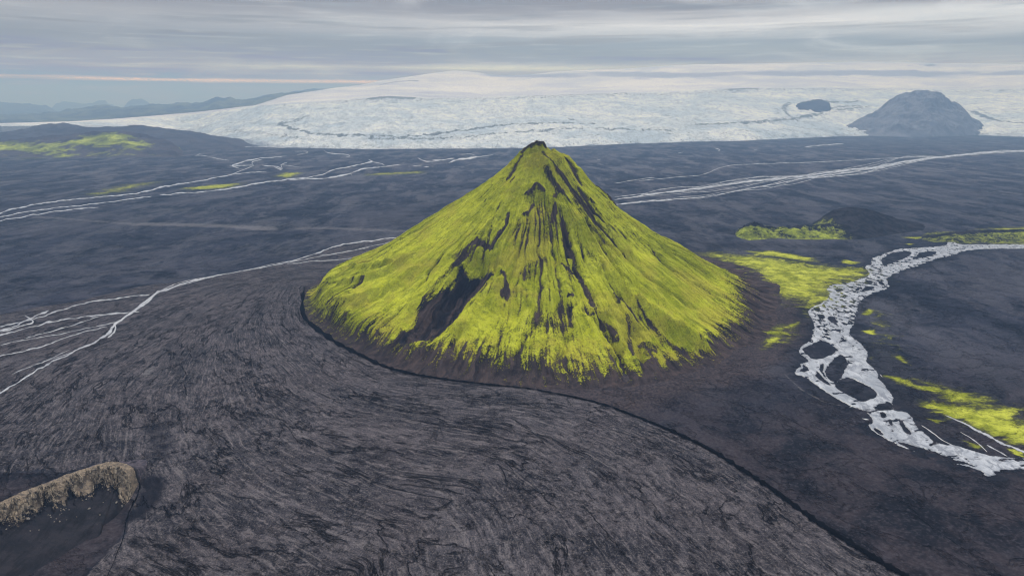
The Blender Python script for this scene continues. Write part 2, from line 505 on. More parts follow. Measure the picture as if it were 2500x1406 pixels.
    fc = n.mix(n.mul(n.ss(s3, .47, .38), .50), fc, srgb(16, 16, 22))
    fc = n.mix(n.mul(n.ss(s4, .54, .64), .60), fc, srgb(130, 124, 124))
    fc = n.mix(n.mul(n.ss(s4, .47, .38), .65), fc, srgb(14, 14, 19))
    # dark branching rills
    c1 = n.noise(n.sc3(fw, (.010, .030, 1)), 1, 7, .60, .5)
    c2 = n.noise(n.vm('ADD', P, (311, 77, 0)), .014, 8, .64, .6)
    rill = n.m('MAXIMUM', n.line(c1, .018), n.mul(n.line(c2, .012), .45))
    rill = n.mul(rill, n.ss(n.noise(P, .02, 4, .6), .36, .50))
    fc = n.mix(n.mul(rill, .9), fc, srgb(14, 14, 19))
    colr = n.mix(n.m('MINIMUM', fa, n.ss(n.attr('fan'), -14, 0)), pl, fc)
    # keep the bank crisp
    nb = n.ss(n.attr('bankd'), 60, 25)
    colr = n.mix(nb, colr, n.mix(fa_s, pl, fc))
    dk = n.ss(n.add(n.attr('dark'), n.mul(n.sub(n.noise(fw, .09, 7, .7), .5), 1.4)), .25, .95)
    colr = n.mix(n.mul(dk, .9), colr, srgb(27, 28, 36))
    pa = n.attr('pale')
    pm = n.mul(n.ss(n.add(pa, n.mul(n.sub(n.noise(n.sc3(warp, (.06, .15, 1)), 1, 6, .7, 1.0), .5), 2.2)), .45, .9), n.ss(pa, .02, .25))
    colr = n.mix(n.mul(pm, .45), colr, srgb(120, 118, 122))
    wsh = n.mul(n.ss(n.add(n.attr('wash'), n.mul(n.sub(med, .5), 1.6)), .25, .85), n.sub(1.0, fa_s))
    colr = n.mix(n.mul(wsh, .7), colr, n.mix(n.ss(fin, .4, .6), srgb(46, 42, 46), srgb(80, 70, 70)))
    colr = n.mix(n.mul(n.attr('wet'), n.ss(n.noise(P, .08, 6, .7), .40, .56)), colr, srgb(34, 36, 44))
    ms = n.attr('moss')
    mn = n.add(ms, n.mul(n.sub(n.noise(n.sc3(warp, (.03, .05, 1)), 1, 8, .68, 1.2), .5), 2.3))
    mn = n.add(mn, n.mul(n.sub(n.noise(P, .25, 5, .7), .5), .8))
    mk = n.mul(n.ss(mn, -.10, .45), n.ss(ms, -.98, -.6))
    mc = n.mix(n.ss(n.noise(P, .04, 6, .65), .35, .65), srgb(118, 126, 36), srgb(182, 186, 72))
    mc = n.mix(n.ss(mn, .7, .05), mc, srgb(84, 86, 46))
    mc = n.mix(n.mul(n.ss(n.noise(P, .3, 5, .75), .5, .36), .5), mc, srgb(50, 52, 34))
    colr = n.mix(mk, colr, mc)
    hgt = n.add(n.mul(n.add(s3, n.mul(s4, .35)), n.add(n.mul(fa, .8), .2)), n.mul(rill, -1.6))
    hgt = n.add(hgt, n.mul(mk, .5))
    n.finish(colr, .95, 0.0, hgt, dist=1.6, strength=.8)
    grid_mesh('ground', X, Y, Z, m, dict(fan=fan, flow=flow, moss=moss, pale=pale, dark=dark, bankd=d1, wet=wet, wash=wash, dsand=sstep(poly_sdf(X, Y, DSAND, 20.0), -3, 3)), wrap=True,
              label='dark volcanic sand plain and braided gravel fan spread around the green mountain', cat='ground')



# ------------------------------------------------------------------ the green mountain
FOOT = [(737, 735), (737, 765), (760, 797), (800, 824), (850, 852), (940, 897), (1050, 924), (1200, 942), (1350, 950), (1500, 950), (1620, 932),
        (1705, 910), (1785, 872), (1850, 828), (1895, 782), (1912, 738), (1890, 692), (1835, 648)]
fw_ = world_pts(FOOT)
fth = np.arctan2(fw_[:, 1] - MPY, fw_[:, 0] - MPX); frr = np.hypot(fw_[:, 0] - MPX, fw_[:, 1] - MPY)
fth = np.where(fth > 1.2, fth - 2 * np.pi, fth)
# angles run from about -190 deg (left) through -90 (towards the camera) to about +20 (right)
o_ = np.argsort(fth); fth, frr = fth[o_], frr[o_]
fth = np.concatenate([fth, [R_(40), R_(90), R_(140)]]); frr = np.concatenate([frr, [425, 420, 410]])
o_ = np.argsort(fth); fth, frr = fth[o_], frr[o_]


def foot_r(th):
    t = np.mod(th + R_(200), 2 * np.pi) - R_(200)
    T = np.concatenate([fth - 2 * np.pi, fth, fth + 2 * np.pi]); Rr = np.concatenate([frr] * 3)
    s = 0
    for k, wgt in ((-.12, .15), (-.06, .2), (0, .3), (.06, .2), (.12, .15)):
        s = s + wgt * np.interp(t + k, T, Rr)
    return s + 5 * np.sin(t * 9 + 1) * sstep(t, -1.2, -.8) + 3 * np.sin(t * 23) * sstep(t, -1.5, -.9)


def prof(pts):
    q = np.asarray(pts, float)
    _, z = at_d(q[:, 0], q[:, 1], 0 * q[:, 0] + 1)      # dz per metre of horizontal distance
    a, b, c = ray(q[:, 0], q[:, 1])
    x = a / b * MPY; z = CAM_H + c / b * MPY
    return np.abs(x - MPX), z


LX, LZ = prof([(1316, 350), (1300, 357), (1285, 364), (1265, 377), (1255, 388), (1230, 411), (1200, 436), (1150, 472), (1100, 506), (1050, 537), (985, 578), (920, 618), (850, 648), (800, 668)])
RX, RZ = prof([(1316, 350), (1328, 353), (1336, 364), (1345, 371), (1370, 375), (1392, 383), (1402, 396), (1420, 420), (1440, 444), (1455, 458), (1480, 482), (1505, 508), (1530, 528), (1570, 557), (1620, 588), (1680, 616), (1740, 655), (1800, 688), (1840, 704)])


def fprof(s, XX, ZZ, Rr):
    """height at distance s*R along a traced skyline, easing to the plain at s = 1"""
    q = s * Rr
    z = np.interp(q, XX, ZZ)
    tail = ZZ[-1] * np.clip((Rr - q) / (Rr - XX[-1] + 1e-6), 0, 1) ** 1.9
    return np.where(q > XX[-1], tail, z)


LF = (np.array([0, .03, .08, .14, .25, .4, .55, .7, .80, .88, .94, 1.0]), np.array([1, .955, .885, .80, .665, .49, .335, .20, .115, .055, .022, 0.0]))


def mount_base(X, Y):
    dx, dy = X - MPX, Y - MPY
    r = np.hypot(dx, dy); th = np.arctan2(dy, dx); Rr = foot_r(th); s = r / Rr
    c = dx / (r + 1e-6)
    zl = fprof(s, LX, LZ, Rr); zr = fprof(s, RX, RZ, Rr); zf = MPH * np.interp(s, *LF)
    wl = np.clip(-c, 0, 1) ** 2; wr = np.clip(c, 0, 1) ** 2
    z = zl * wl + zr * wr + zf * (1 - wl - wr)
    return np.where(s > 1, -(s - 1) * 20, z), s, th, r


def pm(pts):
    """where the pixel's ray meets the smooth mountain"""
    out = []
    for x, y in pts:
        a, b, c = ray(x, y); t = np.linspace(500, 1500, 2001)
        X, Y, Z = a * t, b * t, CAM_H + c * t
        z, _, _, _ = mount_base(X, Y)
        k = np.nonzero(Z <= np.maximum(z, 0))[0]
        k = k[0] if len(k) else int(np.argmin(Z - z))
        r = math.hypot(X[k] - MPX, Y[k] - MPY)
        if r < 1.03 * foot_r(np.array([math.atan2(Y[k] - MPY, X[k] - MPX)]))[0]:      # pixels that look past the cone are left out
            out.append((X[k], Y[k]))
    return np.array(out)


# line, half width in px, height change m, moss change
STROKES = [
    ([(1150, 485), (1080, 560), (1000, 630), (930, 720), (900, 760)], 70, 0, 1.2), ([(1560, 620), (1660, 720), (1700, 790)], 80, 0, 1.25), ([(1180, 760), (1130, 830)], 34, 2, 1.3),
    ([(1295, 395), (1270, 450), (1230, 500)], 16, 0, 1.0), ([(1640, 830), (1710, 855)], 18, 0, 1.2), ([(1560, 700), (1620, 780)], 40, 0, .8), ([(1210, 560), (1240, 700)], 30, 0, .5),
    # crests
    ([(1322, 392), (1345, 425), (1375, 475), (1405, 530), (1445, 600), (1490, 680), (1540, 735)], 16, 9, .25),
    ([(1540, 735), (1600, 785), (1660, 820), (1735, 858)], 20, 9, .3),
    ([(1300, 455), (1335, 490), (1385, 535), (1430, 590)], 13, 5, 0),
    ([(1350, 400), (1400, 470), (1455, 555), (1500, 610)], 40, 0, -.62), ([(1290, 470), (1330, 520), (1345, 580)], 30, 0, -.5), ([(1440, 430), (1500, 520)], 16, 0, -.5),
    ([(1250, 390), (1225, 460)], 14, 0, -.4), ([(1345, 372), (1385, 425), (1430, 490), (1480, 560), (1560, 640)], 12, 5, .1),
    ([(1400, 400), (1450, 462), (1500, 515), (1570, 570)], 12, 4, .1),
    ([(1310, 380), (1290, 410), (1250, 470), (1215, 530)], 16, 4, .3),
    ([(1215, 530), (1150, 610), (1080, 690), (990, 770)], 22, 5, .2),
    ([(1010, 620), (950, 660), (880, 690), (820, 705)], 9, 5, .2), ([(960, 640), (900, 655), (850, 662)], 7, 4, .2),
    ([(1020, 650), (960, 700), (900, 725), (800, 760)], 12, 5, .2),
    ([(1230, 680), (1190, 720), (1150, 770), (1110, 820)], 20, 5, .4),
    # gullies
    ([(1352, 430), (1395, 500), (1430, 555), (1480, 620), (1520, 690)], 11, -8, 0),
    ([(1200, 610), (1150, 685), (1090, 765), (1000, 835)], 30, -9, 0),
    ([(1455, 760), (1485, 815), (1512, 850), (1528, 895), (1530, 930)], 10, -6, 0),
    ([(1545, 790), (1550, 840), (1570, 880)], 16, -6, 0),
    ([(1330, 560), (1320, 640), (1300, 720)], 26, -4, 0),
    ([(1380, 540), (1385, 600), (1405, 660), (1450, 750)], 9, -4, 0),
    ([(1435, 525), (1460, 555), (1500, 600), (1530, 630), (1580, 675), (1640, 715)], 5, -3, -1.3),
    ([(1540, 570), (1580, 600), (1620, 640), (1660, 680)], 5, -3, -1.2),
    ([(1640, 715), (1700, 760)], 4, -2, -.9), ([(1600, 590), (1680, 640), (1750, 690)], 4, -3, -.5), ([(1690, 690), (1740, 720), (1790, 745)], 5, -3, -1.2),
    ([(900, 640), (860, 652), (845, 655)], 5, -5, -1.5), ([(893, 684), (875, 700), (858, 712)], 3.5, -4, -1.6), ([(850, 668), (800, 682)], 2.5, -3, -1.2),
    ([(960, 640), (925, 656)], 4, -3, -1.0), ([(985, 670), (940, 705), (900, 740)], 4, -3, -.2), ([(845, 690), (790, 702)], 2.5, -2, -1.0), ([(870, 690), (830, 720), (795, 742)], 2.5, -2, -1.0), ([(930, 760), (890, 790)], 2, -1, -.8),
    # bare rock and scree
    ([(1272, 377), (1300, 360), (1318, 354), (1334, 366)], 9, 2, -1.7), ([(1276, 378), (1264, 397), (1252, 420), (1237, 440)], 7, -1, -1.35),
    ([(1325, 372), (1335, 398), (1350, 418), (1372, 440), (1385, 455)], 9, 1, -1.35), ([(1380, 388), (1398, 405), (1408, 430), (1414, 452)], 15, -3, -1.5),
    ([(1328, 418), (1345, 450), (1365, 478), (1350, 490)], 9, 0, -1.25), ([(1370, 430), (1400, 472), (1430, 512), (1450, 540)], 6, 0, -1.2),
    ([(1362, 465), (1400, 522), (1440, 572), (1480, 612)], 9, 0, -1.15), ([(1283, 478), (1310, 466), (1330, 482)], 8, 1, -1.1),
    ([(1303, 500), (1292, 520), (1275, 530)], 6, 0, -1.4), ([(1355, 510), (1350, 548)], 6, -2, -1.9), ([(1374, 540), (1380, 570), (1382, 600), (1396, 622)], 8, -3, -2.2),
    ([(1240, 520), (1236, 548), (1216, 580), (1200, 600), (1165, 602), (1145, 620)], 6, -2, -2.2), ([(1256, 432), (1246, 448)], 4, 0, -1.2),
    ([(1455, 448), (1480, 482), (1508, 512)], 5, 2, -1.5), ([(1442, 505), (1468, 528)], 6, 0, -1.2), ([(1216, 418), (1192, 436)], 2.5, -1, -1.2),
    ([(1188, 485), (1176, 500)], 2.5, -1, -1.3), ([(1145, 620), (1115, 660), (1060, 720), (1020, 762)], 8, 1, -1.05),
    ([(1330, 622), (1300, 650), (1280, 678)], 22, 0, -1.0), ([(1225, 660), (1234, 690), (1236, 712), (1222, 730)], 7, 1, -1.7),
    ([(1200, 600), (1210, 580), (1222, 560)], 5, -1, -1.6), ([(1398, 640), (1420, 682), (1440, 722), (1456, 762)], 7, -1, -1.35), ([(1370, 650), (1402, 656)], 5, -1, -1.5),
    ([(1456, 762), (1484, 815), (1510, 848), (1526, 890)], 4, -2, -1.5), ([(1462, 772), (1490, 800), (1508, 828)], 7, 0, -1.15), ([(1530, 770), (1536, 800), (1545, 860)], 7, -1, -1.2),
    ([(1500, 722), (1512, 745)], 7, 0, -1.2), ([(1580, 795), (1620, 835), (1690, 875)], 12, 0, -1.0), ([(1560, 830), (1600, 860)], 16, 0, -.9),
    ([(1480, 850), (1500, 880)], 6, -1, -.9), ([(1550, 600), (1600, 650)], 3, 0, -.7), ([(1520, 650), (1600, 720), (1680, 790)], 4, 0, -.6),
    ([(1500, 690), (1590, 760), (1690, 830)], 5, -2, -.5), ([(1410, 470), (1450, 530), (1520, 600)], 4, -2, -.9), ([(1385, 732), (1400, 718)], 5, 0, -1.3),
    ([(1240, 470), (1205, 540), (1190, 600)], 3, -1, -.8), ([(1190, 700), (1130, 780), (1090, 810)], 4, -2, -1.4), ([(1345, 690), (1330, 740)], 12, 0, -.35),
    ([(1290, 420), (1288, 445)], 3, 0, -.7), ([(1320, 500), (1310, 580), (1280, 600)], 14, 0, -.35), ([(1430, 620), (1480, 680)], 9, 0, -.6),
    ([(1740, 840), (1700, 825)], 4, -2, -1.5),
]
SCREE = [(1200, 612), (1206, 640), (1226, 656), (1215, 672), (1198, 690), (1165, 715), (1130, 750), (1100, 790), (1070, 815), (1030, 838), (980, 850), (955, 838), (1000, 795),
         (1010, 765), (1060, 722), (1100, 690), (1120, 655), (1130, 650), (1150, 655), (1180, 635)]
MEDGE = [(762, 705), (770, 742), (805, 772), (880, 804), (950, 832), (1050, 856), (1120, 878), (1200, 893), (1300, 905), (1400, 910), (1500, 902), (1580, 892), (1650, 880),
         (1735, 858), (1728, 836), (1762, 815), (1825, 745), (1810, 715)]
FRONTBROWN = [(1040, 862), (1140, 810), (1220, 790), (1330, 780), (1400, 800), (1450, 850), (1430, 905), (1300, 915), (1150, 900)]


def make_mountain():
    th = np.concatenate([np.linspace(R_(-205), R_(25), 1750), np.linspace(R_(25), R_(155), 170)[1:-1]])
    s = np.linspace(0.0, 1.0, 430) ** 1.05 * 1.07
    S, TH = np.meshgrid(s, th, indexing='ij')
    Rr = foot_r(TH); Rad = S * Rr
    X = MPX + Rad * np.cos(TH); Y = MPY + Rad * np.sin(TH)
    Z, _, _, _ = mount_base(X, Y)
    E = pm(MEDGE)
    eth = np.arctan2(E[:, 1] - MPY, E[:, 0] - MPX); er = np.hypot(E[:, 0] - MPX, E[:, 1] - MPY)
    eth = np.where(eth > R_(100), eth - 2 * np.pi, eth)
    eth = np.concatenate([eth, R_(np.array([35, 90, 140])) if False else np.radians([12, 35, 90, 140, 165])]); er = np.concatenate([er, [372, 380, 380, 375, 370]])
    k = np.argsort(eth); eth, er = eth[k], er[k]
    TT = np.mod(TH + R_(260), 2 * np.pi) - R_(260)
    eth2 = np.concatenate([eth - 2 * np.pi, eth, eth + 2 * np.pi]); er2 = np.concatenate([er] * 3)
    ER = np.interp(TT, eth2, er2)
    rim = np.clip((ER - Rad) / 70.0, 0, 1)
    moss = np.where(ER > Rad, np.clip((ER - Rad + 6) / 38.0, 0, 1.25), np.clip((ER - Rad) / 34.0, -1.3, 0)) - .25 * np.exp(-((Rad - 130) / 90) ** 2) + .22
    smooth = np.zeros(X.shape)
    dz = np.zeros(X.shape); face = (TH < R_(30)) & (TH > R_(-210))
    for pts, hw, h, dm in STROKES:
        P = pm(pts)
        if len(P) < 2: continue
        hwm = hw * (.62 if dm > -1 else .50)
        kk = near(X, Y, P, hwm * 3.2); 
        if not len(kk[0]): continue
        d, t = seg_field(X[kk] + 1.6 * fbm(X[kk] / 9, Y[kk] / 9, 2, 5), Y[kk], P)
        taper = np.clip(np.minimum(t, 1 - t) * 6 + .35, 0, 1)
        q = d / (hwm * taper + .3)
        dz[kk] += h * 1.9 * np.exp(-q * q * .8) * taper
        if dm > 0: smooth[kk] = np.maximum(smooth[kk], np.clip(1.6 - q, 0, 1) * min(dm, 1))
        moss[kk] += (dm * 1.15 if dm < 0 else dm * .6) * np.clip(1.35 - q, 0, 1)
    P = pm(SCREE); f = poly_sdf(X, Y, P, 14)
    moss -= 2.4 * np.clip((f - 1) / 13, 0, 1)
    scree = np.clip((f + 3) / 10, 0, 1); smooth = smooth * (1 - scree) * (.25 + .75 * rim)
    P = pm(FRONTBROWN); f = poly_sdf(X, Y, P, 40)
    moss -= .42 * np.clip((f + 16) / 34, 0, 1)
    env = sstep(S, .10, .45) * (1 - sstep(S, .93, 1.03))
    wob = fbm(X / 60, Y / 60, 3, 41)
    arc = TT * 300.0
    g1 = ridged(arc / 34 + wob * .4, Rad / 330, 3, 51)
    g2 = ridged(arc / 11 + wob * .5, Rad / 150, 3, 57)
    ch1 = np.clip(1 - np.abs(perlin(arc / 30 + wob * .35, Rad / 210 + 5, 151)) * 5.5, 0, 1)
    ch2 = np.clip(1 - np.abs(perlin(arc / 13 + wob * .4, Rad / 150 + 9, 157)) * 4.0, 0, 1)
    calm = 1 - .75 * smooth
    zone = sstep(fbm(X / 90, Y / 90, 3, 161), -.25, .35)
    Z = Z + dz + env * (g1 * 3.2 + g2 * 1.0) * calm - env * calm * (ch1 * 4.2 + ch2 * 2.0)
    ch3 = np.clip(1 - np.abs(perlin(arc / 5.0 + wob * .4, Rad / 110 + 3, 163)) * 3.0, 0, 1)
    moss = moss - env * (.25 + .75 * calm) * ((.35 + zone) * (ch1 * .9 + ch2 * .5) + ch3 * .45 * sstep(S, .3, .8))
    bare = np.clip(.35 - moss, 0, 1)
    Z = Z + (1 - sstep(S, .8, 1.0)) * (fbm(X / 28, Y / 28, 4, 61) * 1.6 * sstep(S, 0, .1))
    Z = Z + bare * (1 - sstep(S, .75, .95)) * ridged(X / 7, Y / 7, 3, 71) * 1.0
    # broken rock along the summit crest
    Z = Z + np.exp(-(Rad / 52) ** 2) * (ridged(X / 13, Y / 13, 3, 77) - .3) * 3.0
    edge = sstep(S, .88, 1.03)
    Z = Z * (1 - edge) + (terrain(X, Y) - .25 - np.clip(S - .99, 0, 1) * 30) * edge
    flow = np.stack([arc, Rad, Z], -1)
    m, n = mat('moss_and_scree')
    P = n.pos(); fl = n.attr('flow', 'Vector')
    fw = n.vm('ADD', fl, n.sc3(n.vm('SUBTRACT', n.noisec(P, .03, 3), (.5, .5, .5)), (14, 30, 0)))
    st = n.noise(n.sc3(fw, (.22, .016, 0)), 1, 6, .62, .15)
    st2 = n.noise(n.sc3(fw, (.75, .05, 0)), 1, 4, .6)
    blot = n.noise(P, .085, 8, .70, .6)
    spk = n.noise(P, .45, 5, .75)
    ms = n.attr('moss')
    ruf = n.attr('ruf')
    mn = n.mul(n.sub(st, .5), 3.0)
    mn = n.add(mn, n.mul(n.sub(st2, .5), 1.1))
    mn = n.add(mn, n.mul(n.sub(blot, .5), 2.2))
    mn = n.add(mn, n.mul(n.sub(spk, .5), 2.9))
    mn = n.add(ms, n.mul(mn, ruf))
    mk = n.ss(mn, -.06, .24)
    # moss colour
    lg = n.noise(n.sc3(P, (.008, .008, .008)), 1, 5, .6, .4)
    mc = n.mix(n.ss(lg, .36, .62), srgb(142, 150, 22), srgb(196, 200, 52))
    mc = n.mix(n.mul(n.ss(n.noise(n.sc3(fw, (.12, .02, 0)), 1, 5, .6), .45, .7), .5), mc, srgb(212, 214, 78))
    mc = n.mix(n.mul(n.ss(blot, .54, .40), .45), mc, srgb(102, 116, 20))
    mc = n.mix(n.mul(n.ss(mn, .9, .1), .8), mc, srgb(84, 84, 34))
    mc = n.mix(n.mul(n.ss(n.noise(n.vm('ADD', P, (70, 0, 0)), .016, 8, .68), .48, .62), .55), mc, srgb(176, 164, 62))
    mc = n.mix(n.mul(n.ss(spk, .47, .36), .6), mc, srgb(70, 76, 22))
    mc = n.mix(n.mul(n.ss(n.noise(P, .9, 3, .7), .52, .66), .35), mc, srgb(222, 222, 96))
    # rock: brown scree with blue-black streaks, lighter crumbs
    rk = n.mix(n.ss(n.noise(n.sc3(fw, (.10, .012, 0)), 1, 6, .65, .3), .38, .62), srgb(42, 38, 43), srgb(86, 74, 73))
    rk = n.mix(n.mul(n.ss(n.noise(P, .02, 4, .6), .50, .64), .5), rk, srgb(92, 76, 72))
    rk = n.mix(n.mul(n.ss(n.noise(P, .5, 5, .75), .50, .70), .40), rk, srgb(112, 104, 98))
    rk = n.mix(n.mul(n.ss(spk, .46, .32), .5), rk, srgb(30, 29, 34))
    rk = n.mix(n.mul(n.attr('scree'), n.ss(n.noise(n.sc3(fw, (.06, .01, 0)), 1, 4, .6), .42, .58)), rk, srgb(30, 32, 42))
    # towards the foot the scree turns to the sand of the plain
    ft = n.ss(n.add(n.attr('s'), n.mul(n.sub(st, .5), .30)), .86, 1.02)
    rk = n.mix(ft, rk, n.mix(n.ss(blot, .4, .62), srgb(46, 42, 46), srgb(80, 70, 70)))
    colr = n.mix(mk, rk, mc)
    hgt = n.add(n.mul(mk, .35), n.add(n.mul(spk, .5), n.mul(st, 1.2)))
    n.finish(colr, .95, 0.0, hgt, dist=3.0, strength=1.0)
    grid_mesh('mountain', X, Y, Z, m, dict(moss=moss, flow=flow, scree=scree, s=S, ruf=1 - .72 * smooth), wrap=True,
              label='steep cone-shaped mountain covered in bright yellow-green moss, standing alone on the black plain', cat='mountain')


make_mountain()


# ------------------------------------------------------------------ hills built on crests at real distances
def hill(name, top, D, front, back, mtl, label, cat='hill', base=-4.0, pf=1.0, pb=1.3, amp=6.0, scale=300.0, ncol=260, nrow=120, seed=3,
         taper=.06, mossf=None, crag=0.0, round_=False):
    q = np.asarray(top, float)
    ra, rb, rc = ray(q[:, 0], q[:, 1]); az_ = np.arctan2(ra, rb); zz = CAM_H + rc / rb * D
    a = np.linspace(az_[0], az_[-1], ncol)
    ztop = np.interp(a, az_, zz)
    k = np.array([.1, .2, .4, .2, .1]); ztop = np.convolve(np.pad(ztop, 2, mode='edge'), k, 'valid')
    tt = np.linspace(0, 1, ncol)
    if taper > 0:
        ztop = base + (ztop - base) * sstep(np.minimum(tt, 1 - tt), 0, taper)
    u = np.concatenate([np.linspace(-1, 0, int(nrow * .7)), np.linspace(0, 1, int(nrow * .3))[1:]])
    U, A = np.meshgrid(u, a, indexing='ij'); ZT = np.broadcast_to(ztop, U.shape)
    dist = np.where(U < 0, D + U * front, D + U * back) / np.cos(A)
    if round_:
        hn = np.clip((ztop - base) / max((ztop - base).max(), 1e-6), 0, 1); hn = np.broadcast_to(.3 + .7 * hn, U.shape)
        dist = np.where(U < 0, D + U * front * hn, D + U * back * hn) / np.cos(A)
    X = dist * np.sin(A); Y = dist * np.cos(A)
    s = np.where(U < 0, (1 + U) ** pf, np.clip(1 - U, 0, 1) ** pb)
    n1 = fbm(X / scale, Y / scale, 5, seed); n2 = ridged(X / scale * 1.7, Y / scale * 1.7, 4, seed + 9)
    h = np.clip((ZT - base), 0, None)
    Z = base + h * s + (n1 * .6 + (n2 - .6) * .7) * amp * sstep(s, 0, .25) * sstep(h, 0, amp * 2)
    if crag: Z = Z + crag * (ridged(X / scale * 6, Y / scale * 6, 4, seed + 21) - .5) * sstep(s, .3, .8)
    at_ = dict(s=s, hgt=Z)
    if mossf is not None: at_['moss'] = mossf(X, Y, s)
    return grid_mesh(name, X, Y, Z, mtl, at_, label=label, cat=cat)


def rock_mat(name, c1, c2, sc1, moss=False, c3=None, mth=.5):
    m, n = mat(name); P = n.pos()
    a = n.noise(P, sc1, 8, .65, .8); b = n.noise(P, sc1 * 6, 6, .7)
    col = n.mix(n.ss(a, .38, .62), c1, c2)
    col = n.mix(n.mul(n.ss(b, .5, .68), .35), col, c3 or c2)
    if moss:
        mn = n.add(n.attr('moss'), n.add(n.mul(n.sub(n.noise(P, sc1 * 1.7, 8, .68, 1.0), .5), 2.6), n.mul(n.sub(b, .5), .8)))
        mk = n.ss(mn, -.05, .25)
        mc = n.mix(n.ss(a, .4, .6), srgb(116, 126, 44), srgb(168, 178, 74))
        mc = n.mix(n.mul(n.ss(mn, .9, .1), .7), mc, srgb(80, 84, 52))
        col = n.mix(mk, col, mc)
    n.finish(col, .95, 0.0, n.add(a, n.mul(b, .3)), dist=.06 / sc1, strength=.7)
    return m


far_m = rock_mat('far_rock', srgb(60, 62, 66), srgb(84, 88, 78), .0009)
range_m = rock_mat('range_rock', srgb(54, 56, 62), srgb(98, 102, 80), .0016)
dark_m = rock_mat('dark_rock', srgb(54, 54, 64), srgb(72, 70, 78), .006)
green_m = rock_mat('mossy_rock', srgb(56, 54, 62), srgb(76, 72, 78), .006, moss=True)
nun_m = rock_mat('nunatak_rock', srgb(92, 95, 108), srgb(118, 120, 132), .006)  # rock colour lightened towards blue to carry the haze on it
knoll_m = rock_mat('knoll_rock', srgb(22, 24, 31), srgb(50, 49, 56), .05, moss=True)

hill('mesa', [(118, 276), (128, 262), (135, 255), (152, 249), (170, 250), (200, 254), (226, 253), (234, 249), (242, 246), (258, 247), (264, 254), (276, 257), (290, 264), (300, 276)], 25000, 1100, 1800, far_m,
     'pale blue flat-topped ridge far on the left horizon, just left of the lone table mountain', 'mountain', amp=24, scale=600, pf=.55, seed=2, taper=.03)
hill('mesa', [(296, 276), (303, 260), (312, 248), (322, 243), (345, 242), (358, 246), (366, 254), (376, 262), (386, 276)], 24300, 1100, 1800, far_m,
     'lone pale blue table mountain standing on the far left horizon', 'mountain', amp=24, scale=600, pf=.55, seed=4, taper=.03)
hill('hill', [(-700, 280), (-500, 258), (-200, 262), (-60, 254), (0, 254), (40, 252), (80, 257), (112, 260), (124, 266), (140, 273), (160, 284)], 19500, 2600, 2500, far_m,
     'hazy blue plateau at the far left edge of the horizon', 'hill', amp=60, scale=1500, pf=.7, seed=5, taper=.04)
hill('hill', [(-900, 300), (-400, 290), (0, 282), (100, 280), (150, 276), (200, 269), (240, 264), (275, 262), (300, 264), (370, 257), (440, 254), (500, 252), (522, 242), (538, 243), (548, 246), (562, 241), (590, 245),
              (620, 242), (660, 235), (720, 230), (800, 226), (900, 222)], 14500, 4500, 3000, range_m,
     'long low blue-grey range of hills behind the left end of the glacier', 'hill', amp=60, scale=1600, pf=.9, ncol=520, nrow=160, seed=6, taper=.02, crag=18)
hill('hill', [(590, 246), (620, 239), (650, 233), (700, 226), (740, 221), (780, 218), (830, 214), (900, 212), (980, 212)], 19500, 3500, 2500, far_m,
     'upper blue ridge rising behind the range to meet the ice cap', 'hill', amp=30, scale=1200, seed=8, taper=.02)
hill('hill', [(-700, 345), (-300, 330), (0, 322), (60, 315), (110, 305), (165, 299), (182, 303), (230, 311), (290, 309), (330, 306), (400, 314), (470, 322), (520, 331), (570, 340), (620, 348)], 6000, 900, 900, dark_m,
     'dark slate hill with a smooth top in front of the left end of the glacier', 'hill', amp=14, scale=500, ncol=420, seed=12, taper=.04)
hill('hill', [(-700, 360), (-300, 352), (0, 345), (60, 341), (110, 336), (170, 330), (220, 325), (260, 322), (310, 324), (350, 331), (400, 342), (450, 352)], 4900, 620, 600, green_m,
     'low rolling hill with patchy yellow-green moss at the left edge', 'hill', amp=13, scale=260, ncol=420, seed=14, taper=.04,
     mossf=lambda X, Y, s: .18 + .9 * fbm(X / 420, Y / 300, 3, 301) - .9 * sstep(s, .80, 1.0) - .9 * sstep(-s, -.14, 0) - .9 * sstep(X, -2650, -2150))
hill('hill', [(1782, 586), (1800, 566), (1815, 553), (1833, 546), (1850, 548), (1872, 553), (1900, 556), (1950, 552), (1990, 550), (2030, 552), (2060, 558), (2090, 578)], 1660, 88, 90, knoll_m,
     'low bright green mossy knoll with rocky top right of the mountain', 'hill', base=-1.5, round_=True, amp=4.5, scale=38, ncol=380, nrow=150, seed=18, taper=.05, pf=.9, crag=1.0,
     mossf=lambda X, Y, s: .45 + .6 * fbm(X / 30, Y / 30, 3, 303) - 1.1 * sstep(s, .76, 1.0) - .9 * sstep(X, 745, 860))
hill('hill', [(1960, 572), (1990, 547), (2010, 527), (2035, 513), (2070, 508), (2100, 508), (2135, 515), (2175, 529), (2230, 546), (2300, 566)], 1760, 180, 230, knoll_m,
     'smooth dark grey domed hill behind the mossy knoll', 'hill', base=-1.5, round_=True, amp=2.0, scale=70, ncol=300, nrow=140, seed=22, taper=.08, pf=1.0,
     mossf=lambda X, Y, s: -.75 + 1.35 * sstep(-X, -860, -740) - 2 * sstep(X, 900, 960))
hill('ridge', [(2200, 590), (2260, 578), (2330, 566), (2400, 562), (2500, 560), (2640, 566), (2800, 580)], 1610, 62, 90, knoll_m,
     'flat mossy rise at the right edge behind the river', 'hill', base=-1.5, amp=1.2, scale=40, ncol=220, nrow=60, seed=25, taper=.1,
     mossf=lambda X, Y, s: .1 + .5 * sstep(X, 1150, 1250) - 1.0 * sstep(s, .7, 1))


